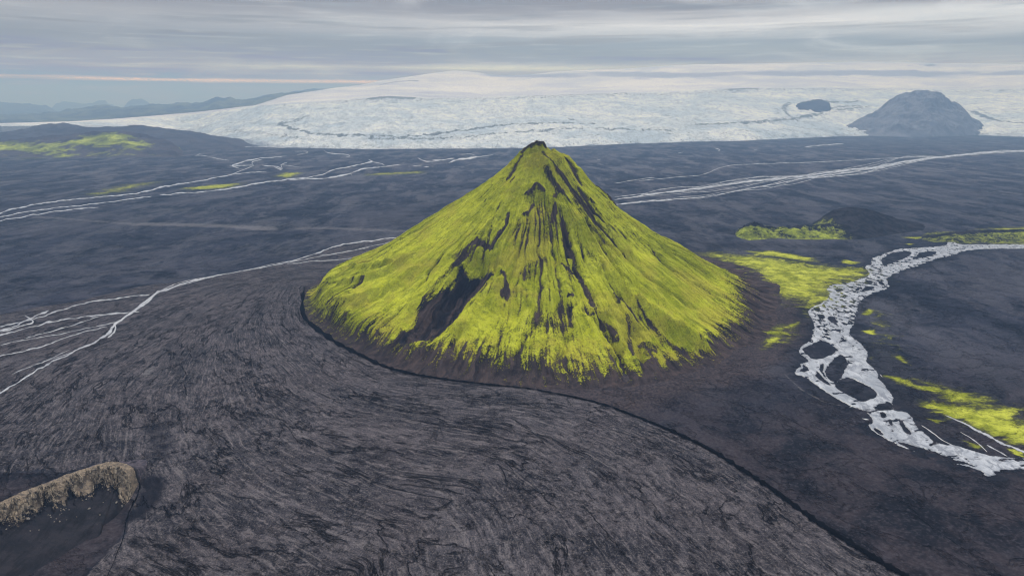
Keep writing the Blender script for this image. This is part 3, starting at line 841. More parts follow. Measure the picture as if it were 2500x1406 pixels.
# ------------------------------------------------------------------ glacier
GF = [(-200, 312), (175, 306), (300, 322), (400, 330), (480, 332), (540, 342), (600, 350), (640, 358), (700, 361), (800, 363), (880, 365), (1000, 364), (1200, 363), (1350, 360), (1500, 353), (1600, 350), (1700, 346), (1800, 345),
      (1900, 340), (2000, 336), (2060, 333), (2200, 331), (2370, 330), (2500, 335), (2800, 340), (3300, 345)]
GC = [(-200, 309), (175, 300), (300, 293), (400, 286), (500, 277), (620, 262), (720, 252), (800, 247), (950, 238), (1050, 241), (1150, 240), (1300, 235), (1500, 229), (1650, 224), (1800, 218), (2000, 214), (2200, 218), (2300, 220), (2500, 217), (2800, 215), (3300, 215)]
GT = [(-200, 306), (175, 297), (300, 289), (400, 281), (500, 272), (620, 258), (660, 246), (700, 233), (760, 224), (830, 214), (880, 208), (930, 197), (1000, 187), (1060, 178), (1110, 173), (1160, 177), (1200, 183), (1250, 184), (1300, 182),
      (1350, 176), (1420, 172), (1500, 170), (1600, 163), (1700, 158), (1800, 157), (1900, 155), (2000, 153), (2100, 151), (2200, 152), (2300, 155), (2400, 155), (2500, 158), (2800, 165), (3300, 180)]


def ice_surface(x, t):
    """x: photo column, t: 0 front .. 1 crevassed crest .. 2 skyline; returns azimuth, distance, height"""
    I = lambda L: np.interp(x, [p[0] for p in L], [p[1] for p in L])
    yf, yc, yt = I(GF), I(GC), I(GT)
    jit = (2.2 * fbm(x / 34, x * 0 + 2, 4, 401, .6) - .5) * np.clip((x - 300) / 200, 0, 1) * np.exp(-np.clip(t, 0, 3) / .035)
    _, fy = at(1250, yf, 0.0)
    df = np.minimum(np.hypot(*at(x, yf, 0.0)), np.interp(x, [350, 700], [7600.0, 12000.0]))
    dc = df + np.interp(x, [-200, 175, 620, 1100, 3300], [700, 900, 3800, 5200, 5600])
    dt = dc + np.interp(x, [-200, 175, 620, 830, 1100, 3300], [600, 800, 1500, 3800, 6000, 6000])
    a = np.clip(t, 0, 1); b = np.clip(t - 1, 0, 1); c = np.clip(t - 2, 0, 1)
    ea = a ** .9
    y = yf + jit + (yc - yf) * ea + (yt - yc) * b
    d = df + (dc - df) * a ** 1.15 + (dt - dc) * b + 4000 * c
    az_, z = at_d(x, y, d)
    z = z - c * 500
    return az_, d, z, y


def make_glacier():
    x = np.concatenate([np.linspace(-200, 175, 40, endpoint=False), np.linspace(175, 2520, 1500, endpoint=False), np.linspace(2520, 3300, 60)])
    t = np.concatenate([[-.01], np.linspace(0, 1, 330, endpoint=False), np.linspace(1, 2, 190), [2.3, 3.0]])
    T, XP = np.meshgrid(t, x, indexing='ij')
    A, D, Z, YP = ice_surface(XP, np.clip(T, 0, 3))
    X = D * np.sin(A); Y = D * np.cos(A)
    lower = sstep(T, 0, .06) * (1 - sstep(T, .93, 1.03)); low2 = sstep(T, 0, .02)
    rough = ridged(X / 170, Y / 420, 4, 81) - .5
    rough2 = ridged(X / 55, Y / 190, 3, 85) - .5
    left = sstep(XP, 250, 650)
    Z = Z + lower * (rough * 12 + rough2 * 6) * (.25 + .75 * left)
    Z = Z + fbm(X / 1500, Y / 1500, 3, 88) * 16 * sstep(T, .1, .5) * left * (1 - .75 * sstep(T, 1.7, 2.0))
    Z = Z + sstep(T, 1.0, 1.2) * (ridged(X / 700, Y / 900, 4, 91) - .5) * 12 * sstep(XP, 900, 1300) * (1 - .8 * sstep(T, 1.8, 2.0))
    Z = np.where(T < 0, -30.0, Z)
    X = np.where(T < 0, X * .999, X)
    # moraine lines carried by the ice
    mor = np.zeros(X.shape)
    LN = [([(680, 300), (720, 318), (790, 332), (900, 333), (980, 338), (1100, 325), (1220, 310), (1330, 305), (1450, 305)], 16, 1.0), ([(900, 338), (980, 343), (1100, 340), (1250, 326), (1400, 317), (1500, 316), (1640, 322)], 14, .8),
          ([(1690, 306), (1780, 304), (1860, 299), (1950, 290), (2000, 280)], 18, .9), ([(1945, 295), (1920, 280), (1910, 265), (1930, 255)], 22, .8), ([(1925, 292), (1900, 280), (1895, 268)], 18, .5),
          ([(2000, 248), (2050, 250), (2100, 249)], 16, 1.2), ([(1990, 285), (2020, 270), (2070, 260), (2110, 262), (2090, 268), (2040, 272)], 16, .8), ([(2000, 290), (2030, 276), (2100, 272), (2130, 260)], 14, .5), ([(2370, 270), (2400, 285), (2450, 300), (2520, 306)], 24, 1.2),
          ([(2380, 262), (2430, 285), (2520, 296)], 18, .6), ([(900, 243), (950, 238), (1010, 242)], 40, 1.3), ([(1300, 236), (1500, 230)], 12, .8), ([(1500, 229), (1530, 228)], 20, 1.0),
          ([(1780, 220), (1850, 218)], 22, 1.1), ([(1390, 292), (1405, 296)], 16, 1.3), ([(700, 300), (760, 285), (720, 292)], 26, .8),
          ([(930, 207), (960, 200), (1010, 197), (1020, 199)], 22, 1.5), ([(1080, 226), (1180, 224)], 6, .6),
          ([(2160, 152), (2200, 160), (2240, 164)], 26, .6), ([(2240, 158), (2262, 162), (2280, 158)], 40, .8), ([(2210, 171), (2240, 174)], 30, .8), ([(2330, 170), (2450, 165)], 40, .4),
          ([(1300, 330), (1700, 330), (1980, 322)], 5, .5), ([(560, 318), (640, 328), (760, 345)], 26, .5), ([(1150, 232), (1900, 212)], 8, .3)]
    Af = A; 
    for pts, hw, s in LN:
        q = np.asarray(pts, float)
        # invert column/row to the ice surface by nearest row
        P = []
        for px, py in q:
            tt = np.linspace(0, 2, 400); a_, d_, z_, y_ = ice_surface(np.full(400, px), tt)
            k = int(np.argmin(np.abs(y_ - py))); P.append((d_[k] * math.sin(a_[k]), d_[k] * math.cos(a_[k])))
        P = chaikin(np.array(P) * [1, .14], 2); hw = hw * .5; kk = near(X, Y * .14, P, hw * 6)
        wx = fbm(X[kk] / 180, Y[kk] / 180, 3, 97) * 22
        d, _ = seg_field(X[kk] + wx * .6, Y[kk] * .14 + wx * .2, P)
        mor[kk] = np.maximum(mor[kk], s * np.clip(1.3 - d / (hw * 1.6), 0, 1))
    mor = np.maximum(mor, .52 * np.exp(-((T - .97) / .07) ** 2) * sstep(XP, 500, 900))
    mor = np.maximum(mor, .35 * np.exp(-((T - .02) / .03) ** 2))
    dirt = (1 - sstep(T, 0.0, .10)) * .35 + sstep(-XP, -900, -450) * (1 - sstep(T, .15, .75)) * .45
    band = np.exp(-((YP - (182 + (XP - 1800) * -.004)) / 7.5) ** 2) * sstep(XP, 1050, 1300)
    m, n = mat('glacier_ice')
    P = n.pos()
    wv = n.vm('ADD', P, n.sc3(n.vm('SUBTRACT', n.noisec(P, .0016, 3), (.5, .5, .5)), (420, 420, 0)))
    a = n.noise(n.sc3(wv, (.0014, .0012, .002)), 1, 8, .64, .7)
    b = n.noise(n.sc3(wv, (.010, .0045, .004)), 1, 7, .68, .4)
    c = n.noise(n.sc3(P, (.032, .0075, .006)), 1, 6, .72, .2)
    up = n.ss(n.attr('t'), .98, 1.06)
    low = n.mix(n.ss(a, .36, .64), srgb(196, 212, 228), srgb(246, 250, 253))
    low = n.mix(n.mul(n.ss(b, .52, .38), .50), low, srgb(138, 156, 172))
    low = n.mix(n.mul(n.ss(c, .47, .34), .50), low, srgb(98, 116, 130))
    lnn = n.noise(n.sc3(wv, (.0014, .0022, .002)), 1, 6, .6, 1.4)
    low = n.mix(n.mul(n.line(lnn, .016), .55), low, srgb(128, 142, 152))
    upc = n.mix(n.ss(n.noise(n.sc3(wv, (.0006, .0008, .001)), 1, 7, .6, .5), .36, .64), srgb(200, 205, 222), srgb(244, 243, 247))
    swl = n.noise(n.sc3(wv, (.0010, .0012, .001)), 1, 6, .62, 1.8)
    upc = n.mix(n.mul(n.line(swl, .018), .30), upc, srgb(178, 178, 196))
    upc = n.mix(n.mul(n.ss(n.add(n.attr('band'), n.mul(n.sub(n.noise(n.sc3(P, (.0005, .0006, .001)), 1, 6, .6), .5), 2.6)), .25, .85), .9), upc, srgb(142, 150, 178))
    col = n.mix(up, low, upc)
    sp = n.ss(n.add(n.attr('mor'), n.mul(n.sub(n.noise(n.sc3(P, (.028, .0065, .01)), 1, 8, .80), .5), 3.6)), .48, .80)
    rare = n.mul(n.ss(n.noise(n.sc3(P, (.030, .0070, .01)), 1, 6, .80), .60, .66), n.sub(1.0, up))
    col = n.mix(n.m('MAXIMUM', n.mul(sp, n.ss(n.attr('mor'), .02, .2)), n.mul(rare, .7)), col, srgb(96, 108, 120))
    dd = n.ss(n.add(n.attr('dirt'), n.mul(n.sub(n.noise(n.sc3(wv, (.003, .0022, .01)), 1, 8, .7, .8), .5), 1.3)), .28, .62)
    col = n.mix(n.mul(dd, .65), col, srgb(140, 150, 168))
    n.finish(col, .7, .25, n.add(n.mul(b, 1.0), n.mul(c, 1.2)), dist=40, strength=1.0)
    grid_mesh('glacier', X, Y, Z, m, dict(t=np.clip(T, 0, 2), mor=mor, dirt=dirt, band=band),
              label='wide white glacier and ice cap stretching across the background behind the plain', cat='glacier')


make_glacier()

hill('nunatak', [(1990, 340), (2030, 326), (2060, 312), (2100, 290), (2135, 270), (2165, 253), (2200, 236), (2235, 226), (2262, 222), (2285, 225), (2305, 235), (2325, 249), (2345, 255),
                 (2360, 266), (2375, 286), (2400, 308), (2440, 338)], 8250, 980, 1500, nun_m,
     'big rounded blue-grey rock mountain rising out of the glacier at right', 'mountain', base=0.0, round_=True, amp=36, scale=420, ncol=460, nrow=260, seed=28, taper=.10, pf=.85, crag=7)
hill('nunatak', [(1930, 276), (1940, 266), (1945, 256), (1960, 250), (1985, 245), (2005, 245), (2018, 249), (2026, 254), (2036, 266)], 9600, 420, 400, dark_m,
     'small dark rock islet poking through the glacier left of the big rock mountain', 'rock', base=228.0, round_=True, amp=8, scale=120, ncol=160, nrow=80, seed=31, taper=.12, pf=.8, crag=4)


# ------------------------------------------------------------------ water
def water_mat(name, c, c2, rough=.35):
    m, n = mat(name); P = n.pos()
    a = n.noise(n.sc3(P, (.05, .09, 1)), 1, 6, .65, 1.2)
    col = n.mix(n.ss(a, .38, .66), c, c2)
    col = n.mix(n.mul(n.ss(n.attr('edge'), .62, .0), .6), col, srgb(70, 74, 86))
    col = n.mix(n.mul(n.ss(n.noise(P, .012, 5, .7), .52, .40), .45), col, srgb(96, 100, 112))
    n.finish(col, rough, .5, n.noise(P, .4, 4, .6), dist=.25, strength=.4)
    return m


silt = water_mat('silty_water', srgb(150, 154, 163), srgb(186, 188, 194))
silt_far = water_mat('silty_water_far', srgb(150, 156, 168), srgb(196, 200, 209))
shade_channel_m = mat('shadow_and_channel_black'); _m, _n = shade_channel_m
_n.finish(_n.mix(_n.noise(_n.pos(), .3, 5), srgb(4, 4, 7), srgb(14, 14, 18)), 1.0, 0.0); shade_channel_m = _m  # near-black for the painted bank shadow and the short channel


def stream(name, lines, mtl, label, lift=None, wob=.8, seed=0, cat='stream', wk=.62, up=.10):
    """ribbons of water, and one painted bank shadow, laid along traced courses; every course is (points, half width px or list)"""
    vs, fs, ed = [], [], []
    r = np.random.RandomState(seed + 3)
    for li, (pts, hw) in enumerate(lines):
        q = np.asarray(pts, float)
        hv = np.asarray(hw, float) if isinstance(hw, (list, tuple)) else np.full(len(q), float(hw))
        if len(hv) != len(q): hv = np.interp(np.linspace(0, 1, len(q)), np.linspace(0, 1, len(hv)), hv)
        q = chaikin(np.column_stack([q, hv]), 2); hv = q[:, 2]; q = q[:, :2]
        L = np.hypot(*(q[1:] - q[:-1]).T); s = np.concatenate([[0], np.cumsum(L)])
        nn = max(8, int(s[-1] / 2.0)); t = np.linspace(0, s[-1], nn)
        x = np.interp(t, s, q[:, 0]); y = np.interp(t, s, q[:, 1])
        hwv = np.interp(t, s, hv)
        jx = fbm(t / 34, np.full(nn, li * 7.3 + seed), 3, seed + li) * hwv * wob * 2.0
        y = y + jx * .8; x = x + jx * .5
        hwv = wk * hwv * (1 + .75 * fbm(t / 16, np.full(nn, li * 3.1 + 40), 2, seed + 9)) * np.clip(np.minimum(t, s[-1] - t) / 10 + .25, 0, 1)
        gx = np.gradient(x); gy = np.gradient(y); g = np.hypot(gx, gy) + 1e-6
        nx, ny = -gy / g, gx / g
        b0 = len(vs)
        cols = 5
        for k, f in enumerate(np.linspace(-1, 1, cols)):
            X, Y = at(x + nx * hwv * f, y + ny * hwv * f, 0)
            Z = terrain(X, Y); d = np.hypot(X, Y)
            Z = Z + up + .00022 * d + (.00012 * d if abs(f) < .9 else 0)
            vs += list(zip(X, Y, Z)); ed += [1 - abs(f)] * len(X)
        for k in range(cols - 1):
            for i in range(nn - 1):
                a = b0 + k * nn + i
                fs.append((a, a + 1, a + nn + 1, a + nn))
    me = bpy.data.meshes.new(name); me.from_pydata(vs, [], fs); me.update()
    for p in me.polygons: p.use_smooth = True
    ea = me.attributes.new('edge', 'FLOAT', 'POINT'); ea.data.foreach_set('value', np.array(ed, np.float32))
    me.materials.append(mtl)
    return link(name, me, 'structure', label, cat)


def braid(main, n, spread, hw, seed, lo=0.0, hi=1.0):
    """side threads that leave a course and join it again"""
    r = np.random.RandomState(seed); q = np.asarray(main, float)
    L = np.hypot(*(q[1:] - q[:-1]).T); s = np.concatenate([[0], np.cumsum(L)]); out = []
    for i in range(n):
        a = r.uniform(lo, hi * .85); b = min(a + r.uniform(.12, .4), hi); t = np.linspace(a, b, 9) * s[-1]
        x = np.interp(t, s, q[:, 0]); y = np.interp(t, s, q[:, 1])
        off = np.sin(np.linspace(0, np.pi, 9)) * spread * r.uniform(-1, 1) + r.normal(0, spread * .08, 9)
        out.append((list(zip(x, y + off)), hw * r.uniform(.5, 1.1)))
    return out


LM = [(0, 962), (30, 945), (80, 912), (130, 885), (180, 862), (220, 842), (262, 824), (275, 800), (292, 785), (320, 768), (345, 750), (365, 735), (380, 718), (415, 706), (450, 692), (500, 681), (560, 668), (620, 657), (690, 643),
      (750, 628), (800, 607), (840, 597), (890, 590), (950, 583), (990, 578)]
stream('river', [([(-60, 995)] + LM, [3, 3, 2.5, 2.5, 2.5, 2.5, 3, 5, 5, 3.5, 3, 3, 3.5, 3, 2.5, 2.2, 2.2, 2.2, 2.2, 2.6, 3, 3.6, 3.2, 2.2, 1.6, 1.2]),
                 ([(262, 826), (285, 806), (280, 795), (300, 780), (330, 762), (350, 742), (372, 726)], 2.6), ([(365, 720), (280, 732), (200, 742), (130, 768), (70, 785), (0, 802), (-60, 815)], 2.0),
                 ([(120, 760), (60, 785), (30, 805), (-60, 822)], 2.6), ([(340, 762), (250, 772), (180, 778), (100, 795), (0, 822), (-60, 830)], 2.2), ([(60, 772), (90, 790), (40, 800), (0, 815)], 2.0),
                 ([(300, 786), (230, 800), (130, 822), (60, 832), (0, 845)], 1.2), ([(262, 800), (200, 812), (130, 840), (60, 860), (-60, 885)], 1.8), ([(250, 772), (200, 790), (160, 802), (60, 830)], 1.2),
                 ([(180, 862), (110, 884), (30, 916)], 1.0), ([(170, 855), (100, 890)], .9),
                 ([(700, 646), (760, 640), (850, 634), (900, 622)], 1.1), ([(780, 625), (840, 618), (960, 590)], .9), ([(700, 643), (780, 628), (900, 606)], .9)] + braid(LM, 7, 5, 1.2, 5, .30, .75),
       silt, 'thin pale braided river on the left, forking across the brown fan', seed=1, wob=.6, cat='river')

stream('river', [([(-60, 535), (0, 520), (60, 502), (150, 489), (250, 480), (350, 470), (400, 455), (450, 447), (500, 440), (560, 427), (600, 421), (650, 419)], [3.2, 3, 2.6, 2, 2, 2.2, 3.4, 2, 1.8, 1.8, 1.5, 1]),
                 ([(-60, 545), (0, 528), (100, 510), (250, 496), (370, 478)], 1.8), ([(-60, 556), (0, 538), (80, 524), (200, 508), (240, 505)], 2.0),
                 ([(390, 475), (480, 469), (560, 462), (620, 448), (700, 438), (780, 430), (820, 412), (860, 406), (912, 396)], [2.4, 2.2, 2.4, 2.6, 2, 1.8, 1.8, 1.8, 3]),
                 ([(700, 439), (780, 437), (850, 428), (870, 415), (930, 408), (978, 402)], [2, 2, 3, 2, 1.8, 1.2]), ([(912, 396), (935, 400), (938, 404)], 1.8), ([(900, 390), (915, 397)], 1.5), ([(854, 420), (860, 430)], 1.4),
                 ([(585, 412), (560, 404), (590, 395), (640, 386), (700, 382)], [2.6, 2.6, 2.6, 1.2, 1]), ([(560, 404), (600, 404), (620, 404)], 1.6), ([(620, 405), (612, 396), (640, 390)], 1.4), ([(640, 404), (680, 406), (690, 415), (670, 408)], 1.8),
                 ([(690, 413), (684, 402), (700, 397)], 1.4), ([(684, 402), (738, 409)], .8), ([(725, 378), (750, 375), (752, 369), (720, 370)], .9), ([(790, 367), (800, 375), (850, 377), (855, 382), (845, 382)], 1.3), ([(475, 382), (490, 378), (520, 386), (560, 393)], .9),
                 ([(490, 375), (478, 380)], .9), ([(560, 427), (600, 412), (620, 404)], 1.2)],
       silt_far, 'distant silvery river winding across the left plain below the glacier', seed=20, wob=.5, cat='river', wk=.5)
stream('pool', [([(1020, 386), (1030, 392), (1045, 396), (1080, 390)], 1.3), ([(1095, 398), (1120, 390), (1150, 388), (1170, 382), (1150, 386), (1205, 378)], [2, 3, 3.4, 2.4, 1.2, .6]), ([(1008, 405), (1030, 404)], 1.2), ([(1034, 407), (1048, 407)], 1.2),
                ([(1055, 391), (1075, 391), (1110, 387)], 1.6), ([(1125, 378), (1150, 376), (1160, 380)], .8), ([(580, 360), (640, 358), (700, 362)], .9)],
       silt_far, 'small bright meltwater pools between the mountain peak and the glacier edge', seed=30, wob=.4, cat='pool')
RM = [(1500, 488), (1600, 472), (1700, 462), (1800, 447), (1900, 436), (1980, 428), (2060, 415), (2130, 410), (2200, 395), (2280, 385), (2360, 376), (2440, 370), (2600, 368)]
RB = [(1500, 500), (1600, 490), (1720, 482), (1800, 466), (1880, 452), (1940, 440), (2020, 428), (2100, 418), (2200, 398)]
stream('river', [(RM, [1.2, 1.6, 1.6, 1.6, 1.6, 2, 2.4, 2.4, 2.6, 2.4, 2.0, 1.8, 1.8]), (RB, 1.3), ([(1500, 482), (1560, 474), (1660, 468)], 1.0)] + braid(RM, 20, 13, 1.0, 7, .0, .72) + braid(RB, 18, 9, .9, 8, 0, .95)
       + braid(RM, 8, 5, 1.2, 9, .5, 1.0) + [([(1560, 442), (1640, 434), (1720, 428), (1760, 408), (1800, 402), (1900, 399), (2000, 396), (2100, 390), (2250, 384)], .9), ([(1500, 448), (1560, 438), (1600, 434)], .8)],
       silt_far, 'pale braided river crossing the plain diagonally on the right, behind the mountain', seed=40, wob=.5, cat='river', wk=.45)
stream('stream', [([(1745, 362), (1760, 366), (1752, 370)], 1.2), ([(1965, 360), (2010, 355), (2060, 351)], 1.2), ([(1655, 375), (1668, 372)], .9), ([(1458, 390), (1466, 390)], 1.2), ([(1840, 366), (1850, 365)], .7)],
       silt_far, 'tiny bright meltwater streams along the glacier foot, right of the peak', seed=50, wob=.3, cat='stream')
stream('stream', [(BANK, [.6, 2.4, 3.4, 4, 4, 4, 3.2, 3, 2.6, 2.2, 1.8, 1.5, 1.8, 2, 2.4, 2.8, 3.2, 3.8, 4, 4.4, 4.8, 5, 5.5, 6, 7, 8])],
       shade_channel_m, 'narrow black strip of painted bank shadow curving along the mountain foot and across the foreground', seed=60, wob=.25, cat='stream', wk=1.5, up=.8)  # black strip paints the shadow under the bank ledge, not water
stream('stream', [([(322, 1145), (342, 1172), (338, 1190), (318, 1222), (308, 1245), (306, 1280), (300, 1320), (280, 1370), (262, 1410)], [1, 2.2, 2.6, 2.6, 2.4, 2, 1.6, 1.2, 1.2])],
       shade_channel_m, 'short dark channel curling round the end of the tan rock ridge', seed=61, wob=.8, cat='stream')

# wide braided river on the right: its sheet dips under the sand wherever there is a bar
RIV = [(2620, 594), (2420, 595), (2340, 597), (2328, 588), (2316, 588), (2312, 599), (2250, 604), (2195, 606), (2150, 622), (2125, 632), (2130, 645), (2108, 648), (2127, 670), (2100, 680), (2070, 690), (2030, 692), (2018, 705), (2030, 722), (2010, 735),
       (1990, 745), (1970, 757), (1980, 775), (1990, 792), (1983, 806), (1985, 822), (1968, 835), (1948, 855), (1960, 868), (1978, 882), (1960, 884), (1945, 900), (1940, 914), (1958, 916), (1985, 930), (2010, 952), (2040, 968), (2070, 986),
       (2085, 993), (2112, 1002), (2132, 1018), (2122, 1040), (2150, 1062), (2200, 1087), (2260, 1111), (2330, 1131), (2400, 1144), (2404, 1156), (2420, 1156), (2430, 1143), (2620, 1145),
       (2620, 1122), (2460, 1115), (2400, 1105), (2340, 1085), (2300, 1083), (2270, 1070), (2250, 1050), (2235, 1035), (2225, 1010), (2200, 1000), (2172, 998), (2184, 978), (2180, 965), (2155, 935), (2140, 905), (2115, 880), (2121, 865), (2112, 845),
       (2090, 825), (2070, 815), (2085, 790), (2090, 760), (2096, 740), (2110, 725), (2140, 710), (2174, 700), (2168, 688), (2163, 677), (2200, 660), (2250, 645), (2280, 632), (2330, 622), (2345, 612), (2420, 605), (2620, 608)]
ISL = [[(2176, 616), (2218, 612), (2228, 618), (2218, 625), (2184, 640), (2156, 648), (2150, 634), (2160, 626)], [(2246, 615), (2288, 612), (2284, 621), (2258, 628), (2222, 633), (2238, 625)],
       [(2106, 686), (2126, 682), (2134, 689), (2114, 693)], [(2144, 684), (2154, 685), (2162, 693), (2149, 694)], [(2086, 705), (2101, 697), (2105, 701), (2089, 710)], [(2104, 704), (2119, 696), (2140, 699), (2124, 707), (2106, 710)],
       [(2036, 704), (2049, 700), (2060, 706), (2047, 713)], [(1986, 750), (2005, 746), (1999, 760), (1991, 758)], [(1996, 767), (2010, 766), (2016, 778), (2002, 778)], [(2018, 770), (2040, 772), (2048, 790), (2026, 786)],
       [(1959, 851), (1975, 840), (2000, 831), (2020, 831), (2039, 846), (2048, 853), (2024, 867), (1990, 877), (1977, 872), (1965, 859)], [(2042, 867), (2058, 862), (2072, 881), (2063, 912), (2042, 932), (2029, 928), (2015, 912), (2016, 900)],
       [(2032, 937), (2063, 916), (2094, 928), (2133, 946), (2143, 964), (2126, 976), (2105, 979), (2076, 965), (2048, 951)], [(2131, 991), (2157, 980), (2186, 985), (2167, 997), (2136, 997)], [(2169, 1021), (2178, 1024), (2176, 1038), (2170, 1032)],
       [(2192, 1021), (2206, 1027), (2214, 1042), (2228, 1050), (2224, 1062), (2209, 1051), (2198, 1037)], [(2135, 1042), (2149, 1047), (2160, 1063), (2141, 1054)],
       [(2183, 1071), (2219, 1081), (2266, 1096), (2313, 1112), (2344, 1125), (2394, 1136), (2344, 1133), (2292, 1124), (2253, 1111), (2214, 1091)], [(1992, 900), (2008, 918), (2030, 938), (2010, 932), (1990, 915)], [(1958, 892), (1966, 888), (1975, 905), (1952, 908)],
       [(2000, 890), (2012, 885), (2010, 905), (2022, 926), (2006, 908)], [(2148, 1003), (2165, 1006), (2160, 1018), (2146, 1014)]]
SIDE = [([(2308, 1012), (2350, 1030), (2400, 1056), (2450, 1082), (2520, 1108)], [1.2, 2.5, 4.5, 3.5, 4]), ([(2345, 1052), (2372, 1068), (2396, 1086), (2410, 1100)], 1.5), ([(2410, 1085), (2440, 1100), (2460, 1112)], 2.0),
        ([(2250, 1036), (2275, 1052), (2300, 1072), (2330, 1088)], 1.8), ([(2148, 912), (2154, 918)], 1.5), ([(2316, 590), (2322, 604)], 1.5), ([(2074, 992), (2088, 990)], 1.6), ([(2105, 1020), (2122, 1024)], 1.8)]


def make_right_river():
    x = np.arange(1925, 2600, 1.1); y = np.arange(580, 1165, .8)
    PY, PX = np.meshgrid(y, x, indexing='ij')
    X, Y = at(PX, PY, 0.0)
    wx = fbm(X / 16, Y / 22, 4, 101) * 2.2; wy = fbm(X / 16, Y / 22, 4, 107) * 3.2
    Xw, Yw = X + wx * .6, Y + wy
    f = poly_sdf(Xw, Yw, chaikin(world_pts(RIV), 2, True), 12)
    for isl in ISL:
        f = np.minimum(f, -poly_sdf(Xw, Yw, chaikin(world_pts(isl), 2, True), 12))
    # long gravel ripples in the shallow upper reach
    up = sstep(Y, 800, 900) * (1 - sstep(Y, 1250, 1500) * .45)
    rp = fbm(X / 9, Y / 15, 4, 111, .62)
    f = np.minimum(f, 5 * (.34 - rp * up * 1.2))
    rp2 = fbm((X + Y * .3) / 30, (Y - X * .3) / 12, 4, 117, .6)
    f = np.minimum(f, 6 * (.58 - rp2 * (1 - up) * 1.0))
    f = f + fbm(X / 3.2, Y / 4.5, 3, 119, .6) * .75
    Z = terrain(X, Y) + np.clip(f * .28, -1.2, .22)
    m, n = mat('braided_water')
    P = n.pos()
    wv = n.vm('ADD', P, n.sc3(n.vm('SUBTRACT', n.noisec(P, .03, 3), (.5, .5, .5)), (26, 26, 0)))
    a = n.noise(n.sc3(wv, (.09, .05, 1)), 1, 7, .68, 1.0); b = n.noise(P, .3, 5, .7, .5)
    f_ = n.attr('f')
    col = n.mix(n.ss(a, .36, .62), srgb(148, 153, 164), srgb(180, 184, 192))
    col = n.mix(n.mul(n.ss(b, .46, .32), .55), col, srgb(128, 134, 148))
    col = n.mix(n.mul(n.ss(f_, 1.6, .0), .75), col, srgb(84, 88, 99))
    bars = n.noise(n.sc3(wv, (.16, .07, 1)), 1, 7, .72, .6)
    col = n.mix(n.mul(n.ss(bars, .53, .42), .80), col, srgb(92, 97, 110))
    col = n.mix(n.mul(n.ss(n.noise(n.sc3(wv, (.03, .02, 1)), 1, 5, .6), .52, .40), .6), col, srgb(124, 130, 142))
    n.finish(col, .32, .5, n.noise(P, .5, 4, .6), dist=.3, strength=.5)
    grid_mesh('river', X, Y, Z, m, dict(f=f), label='wide pale grey braided river with dark gravel islands on the right', cat='river')
    stream('stream', SIDE, silt, 'narrow pale side channels next to the moss banks at the right edge', seed=70, wob=.5, cat='stream')


make_right_river()
make_ground()

